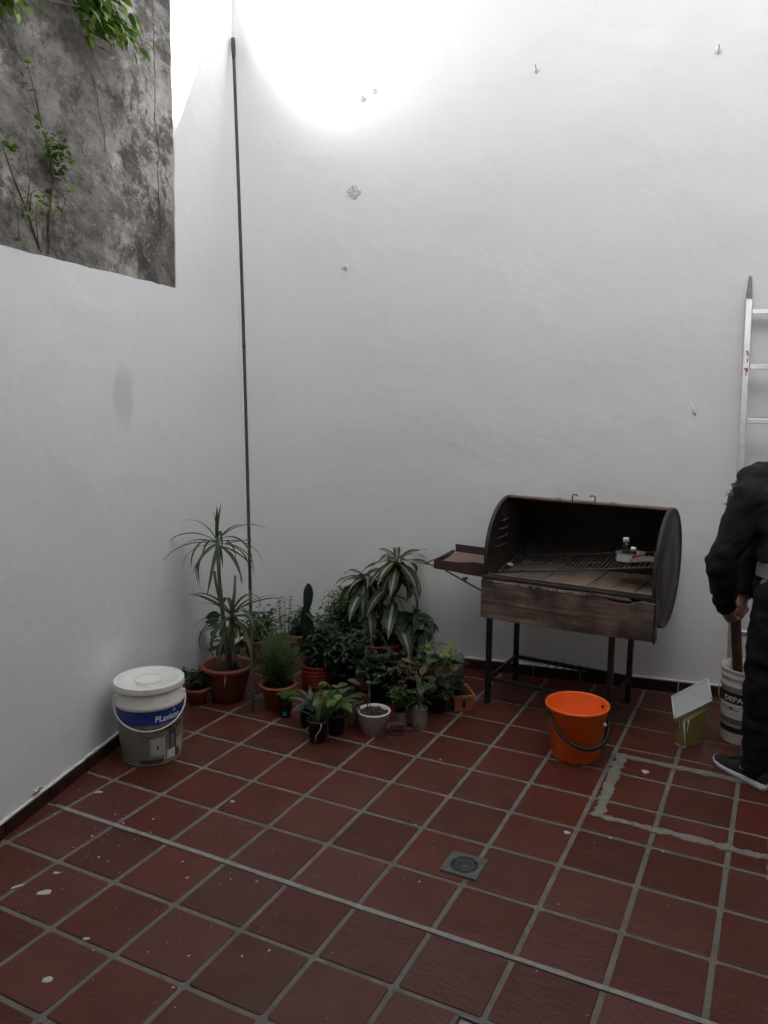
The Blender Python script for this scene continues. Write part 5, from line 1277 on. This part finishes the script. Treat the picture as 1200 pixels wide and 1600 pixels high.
# ---- black pot behind with round leaves
p = plant('round_leaf_plant', 'yellow green heart leaved plant behind the front black pot', (.325, 1.045, 0)); pot(p, .042, .034, .10, M_darkpot)
hv = [leaf_me('leaf', .068, .028, d, .25, 5, 'heart', [M_lf_lime if i else M_lf_mid], rs=i) for i, d in enumerate((.5, .9, .3))]
for i in range(34):
    a = rp_.uniform(0, 6.28); r_ = .085*rp_.random(); h = .11 + .12*rp_.random(); b = (r_*math.cos(a), r_*math.sin(a), h)
    stem(p, [(0, 0, .08), b], [.0016, .0012], M_gstem, 'stalk') if i % 3 == 0 else None
    put_leaf(hv[i % 3 if i % 2 else 0], p, b, a + rp_.gauss(0, .5), rp_.uniform(-.4, .35), 0, rp_.uniform(.6, 1.0))
put_leaf(leaf_me('yellow_leaf', .034, .015, .5, .2, 5, 'heart', [M_lf_yel]), p, (-.055, -.02, .20), 3.4, -.2); put_leaf(leaf_me('yellow_leaf', .03, .008, .5, .2, 5, 'oval', [M_lf_yel]), p, (-.068, -.03, .175), 3.8, -.7)
# ---- tall tin can with pale flat leaves
p = plant('tin_can_plant', 'narrow tin can with pale flat leaves on bare stalks, left of the white pot', (.345, 1.16, 0))
def can(par, r_, h, m, sq=False):
    bm = new(); pf = [(0, .002), (r_*.96, .002), (r_, 0), (r_, .003)]
    for k in range(5): z = h*.2 + k*h*.13; pf += [(r_, z), (r_+.0009, z+.003), (r_, z+.006)]
    lathe(bm, pf + [(r_, h-.004), (r_+.0015, h-.001), (r_, h), (r_-.002, h-.002), (r_-.002, h-.012), (0, h-.012)], 28); return obj('can', bm, m, par)
can(p, .031, .105, M_can)
pf_ = leaf_me('leaf', .055, .022, .3, .1, 5, 'oval', [M_lf_grey])
for x, y, z, az in ((0, -.01, .22, -.3), (.012, .0, .205, .2), (-.02, .01, .17, 2.4), (.03, .01, .15, .6)):
    stem(p, [(0, 0, .09), (x, y, z)], .0018, M_stem, 'stalk'); put_leaf(pf_, p, (x-.02*math.cos(az), y-.02*math.sin(az), z), az, .05, 0, .95)
# ---- tin can with the pale arrow leaves
p = plant('arrow_leaf_plant', 'square sided tin can with pinkish pale arrow leaves, right of the white pot', (.637, 1.278, 0)); can(p, .036, .095, M_can)
al = [leaf_me('leaf', .075, .022, d, .25, 6, 'lance', [M_lf_pale], rs=i) for i, d in enumerate((.5, 1.0))]; ap = [leaf_me('leaf', .072, .020, d, .25, 6, 'lance', [M_lf_pur], rs=i) for i, d in enumerate((.5, 1.3))]
gs = [leaf_me('leaf', .07, .0055, 1.6, .3, 7, 'strap', [M_lf_drac], rs=2)]
for i, (az, h, pt, s_, me) in enumerate(((3.3, .165, .1, 1.1, al[1]), (.9, .17, 1.0, .8, al[0]), (2.3, .21, .4, .9, ap[0]), (.4, .235, .5, .95, ap[1]), (4.0, .225, .6, .9, ap[0]), (5.2, .20, .2, .8, ap[1]), (1.6, .25, .7, .85, ap[0]), (2.9, .255, .3, .8, ap[1]))):
    b = (.018*math.cos(az), .018*math.sin(az), h); stem(p, [(0, 0, .08), (b[0]*.4, b[1]*.4, h*.6), b], .0018, M_gstem, 'stalk'); put_leaf(me, p, b, az, pt, 0, s_)
for i in range(6): put_leaf(gs[0], p, (.01*math.cos(i), .01*math.sin(i), .125), i*1.05, .55, 0, rp_.uniform(.8, 1.15))
# ---- teal printed pot with lime fern
p = plant('lime_fern', 'tiny dark pot with a teal print holding a bright lime green fern', (.012, 1.098, 0)); pt_ = pot(p, .034, .027, .075, M_darkpot, .002, .006, .008)
bm = new(); patch(bm, lin([(0, .027), (.075, .034)]), -1.5, -.7, .012, .034, 6, off=.001); obj('teal_print', bm, M_teal, pt_)
foliage(p, M_lf_lime, 1500, (.03, -.01, .118), (.072, .05, .020), .014, .0024, seed=14, kind='needle', z0=.07, hang=.2)
# ---- grey tin pot with succulent behind the strap leaves
p = plant('succulent', 'grey green pointed succulent in a dull dark pot, left behind the strap leaf pot', (.175, 1.06, 0)); pot(p, .05, .042, .085, M_darkpot, .004, .010)
su = [leaf_me('leaf', .105, .012, d, .5, 6, 'lance', [M_lf_grey], rs=i) for i, d in enumerate((.3, .8, 1.3))]
rosette(p, su, (0, 0, .11), 15, 1.3, .0, .3, (.75, 1.1), spread=.006)
# ---- small dark plant and the little box between white pot and can
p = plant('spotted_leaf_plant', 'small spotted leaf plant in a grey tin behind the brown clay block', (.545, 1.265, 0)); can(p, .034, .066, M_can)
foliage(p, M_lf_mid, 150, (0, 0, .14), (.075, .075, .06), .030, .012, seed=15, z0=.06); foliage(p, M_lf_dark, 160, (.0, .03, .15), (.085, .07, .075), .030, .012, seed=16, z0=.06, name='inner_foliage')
bk = thing('clay_block', 'small dark brown hollow clay block on the tiles, right of the white pot', 'block', (.578, 1.165, 0), .45)
bm = new(); box(bm, (-.03, -.018, 0), (.03, .018, .010), bev=.001); box(bm, (-.03, -.018, .011), (-.023, .018, .042), bev=.001); box(bm, (.023, -.018, .011), (.03, .018, .042), bev=.001); box(bm, (-.03, -.018, .043), (.03, .018, .050), bev=.001); obj('block', bm, mat('dark_clay', (.075, .035, .028), .85, var=.25), bk)
p = plant('violet_leaf_plant', 'bushy purple brown leaved plant in a black pot behind the arrow leaf can', (.50, 1.50, 0)); pot(p, .065, .05, .10, M_darkpot)
foliage(p, M_lf_pur, 420, (.02, -.02, .19), (.12, .10, .10), .040, .012, seed=22, z0=.09); foliage(p, M_lf_mid, 200, (-.06, -.03, .16), (.09, .07, .07), .030, .011, seed=23, z0=.09)
for i in range(4): put_leaf(leaf_me('leaf', .13, .005, .5, .3, 6, 'strap', [M_lf_drac]), p, (.05, .0, .20), [2.4, .5, .3, 2.0][i], [.9, .8, 1.1, 1.2][i])
p = plant('low_leaf_plant', 'low dark leafy plant in a black pot tucked under the corn plant', (.33, 1.50, 0)); pot(p, .065, .05, .10, M_darkpot)
foliage(p, M_lf_dark, 800, (0, -.03, .18), (.18, .13, .11), .042, .013, seed=24, z0=.09); foliage(p, M_lf_mid, 120, (0, -.05, .17), (.12, .06, .07), .030, .011, seed=25, z0=.09)

# ================================================================ PLANTS ON THE CONCRETE WALL
sh = thing('wall_shrub', 'spindly little shrub with few leaves growing on the ledge before the grimy concrete wall', 'shrub', Lw(-1.775, -.012, 2.035), RL)
def tw(pts, r, nm='twig'):
    bm = new(); tube(bm, [V(x, y, z) for x, y, z in pts], r, 6); return obj(nm, bm, M_stem, sh)
tw([(.03, 0, 0), (.035, -.015, .14), (.05, -.03, .28), (.03, -.035, .36), (-.01, -.04, .42), (-.06, -.05, .54), (-.105, -.06, .62)], [.0055, .005, .004, .0035, .003, .0025, .001], 'trunk')
tw([(-.005, 0, 0), (-.09, -.02, .12), (-.18, -.035, .23), (-.25, -.05, .32)], [.0055, .0045, .003, .0015], 'trunk')
tw([(.04, -.01, .12), (.10, -.02, .15), (.115, -.03, .21), (.09, -.035, .25)], [.003, .0028, .002, .001])
tw([(-.09, -.02, .12), (-.08, -.03, .2), (-.04, -.03, .22), (.02, -.03, .20)], [.003, .0022, .0016, .001])
tw([(-.10, -.02, .14), (-.07, -.02, .24), (-.09, -.025, .33), (-.085, -.03, .42)], [.0022, .0018, .0012, .0008])
tw([(.05, -.03, .24), (.03, -.03, .34), (-.02, -.02, .40), (-.05, -.02, .46)], [.0016, .0012, .001, .0006]); tw([(-.03, -.01, .02), (-.05, -.02, .12), (-.04, -.02, .19)], [.002, .0015, .001]); tw([(-.15, -.02, .03), (-.15, -.02, .10), (-.12, -.02, .15)], [.002, .0015, .001])
tw([(.10, -.02, .24), (.17, -.02, .21), (.22, -.02, .17)], [.0015, .001, .0007])
sl1 = leaf_me('leaf', .030, .0115, .4, .2, 4, 'oval', [leafmat('shrub_leaf', (.075, .125, .03))]); sl2 = leaf_me('leaf', .028, .0095, .5, .2, 4, 'oval', [M_lf_lime])
for (cx, cz, sx, sz, n, m) in ((.06, .36, .034, .04, 54, sl1), (.09, .31, .025, .03, 18, sl1), (.03, .385, .05, .03, 16, sl2), (-.24, .31, .06, .025, 26, sl2), (-.055, .17, .05, .015, 10, sl2), (-.08, .50, .015, .03, 8, sl2), (-.10, .60, .02, .02, 7, sl2), (-.01, .41, .03, .02, 8, sl2), (.11, .265, .02, .01, 6, sl2), (-.02, .2, .05, .03, 9, sl1), (-.14, .06, .02, .04, 6, sl2)):
    for i in range(n): put_leaf(m, sh, (rp_.gauss(cx, sx), -.04 + rp_.gauss(0, .015), rp_.gauss(cz, sz)), rp_.uniform(PI, 2*PI), rp_.uniform(-.6, .5), rp_.gauss(0, .5), rp_.uniform(.6, 1.15))
put_leaf(leaf_me('yellow_leaf', .032, .012, .3, .2, 4, 'oval', [M_lf_yel]), sh, (.115, -.05, .345), -.4, 0)
hb = thing('hanging_branch', 'leafy green branch hanging into view in front of the concrete wall, at the top left', 'branch', Lw(-2.05, .02, 3.005), RL)
bm = new(); tube(bm, [V(-.4, 0, .25), V(-.15, -.02, .02), V(.10, -.03, -.10), V(.30, -.04, -.115), V(.48, -.05, -.06), V(.62, -.05, -.04)], [.009, .007, .005, .004, .003, .0015], 7)
tube(bm, [V(-.3, 0, .4), V(.1, -.02, .22), V(.45, -.04, .12), V(.68, -.04, .05)], [.008, .006, .004, .0015], 7)
obj('bough', bm, M_stem, hb)
bl1 = leaf_me('leaf', .070, .0135, .7, .2, 6, 'lance', [M_lf_mid]); bl2 = leaf_me('leaf', .066, .0135, 1.0, .2, 6, 'lance', [M_lf_lime], rs=3); bl3 = leaf_me('leaf', .062, .0125, .8, .2, 6, 'lance', [M_lf_lime], rs=4)
for (cx, cz, sx, sz, n) in ((.10, .10, .12, .04, 30), (.30, .10, .10, .04, 30), (.06, -.19, .06, .03, 34), (.58, -.06, .08, .04, 44), (.73, -.01, .06, .04, 34), (.46, .06, .11, .05, 60), (.50, .03, .09, .04, 50), (.55, -.05, .06, .035, 42), (.64, -.01, .05, .04, 26), (.33, .06, .07, .03, 16), (-.0, -.06, .06, .04, 34), (.08, .02, .07, .03, 26), (.16, .04, .06, .03, 18), (.45, .15, .12, .05, 20), (.1, .18, .12, .06, 16)):
    for i in range(n):
        put_leaf(rp_.choice((bl1, bl2, bl2, bl3)), hb, (rp_.gauss(cx, sx), -.05 + rp_.gauss(0, .03), rp_.gauss(cz, sz)), rp_.choice((0, PI))+rp_.uniform(-1.3, 0.4) if False else rp_.uniform(-2.6, .2), rp_.uniform(-.9, .1), rp_.gauss(0, .4), rp_.uniform(.65, 1.1))
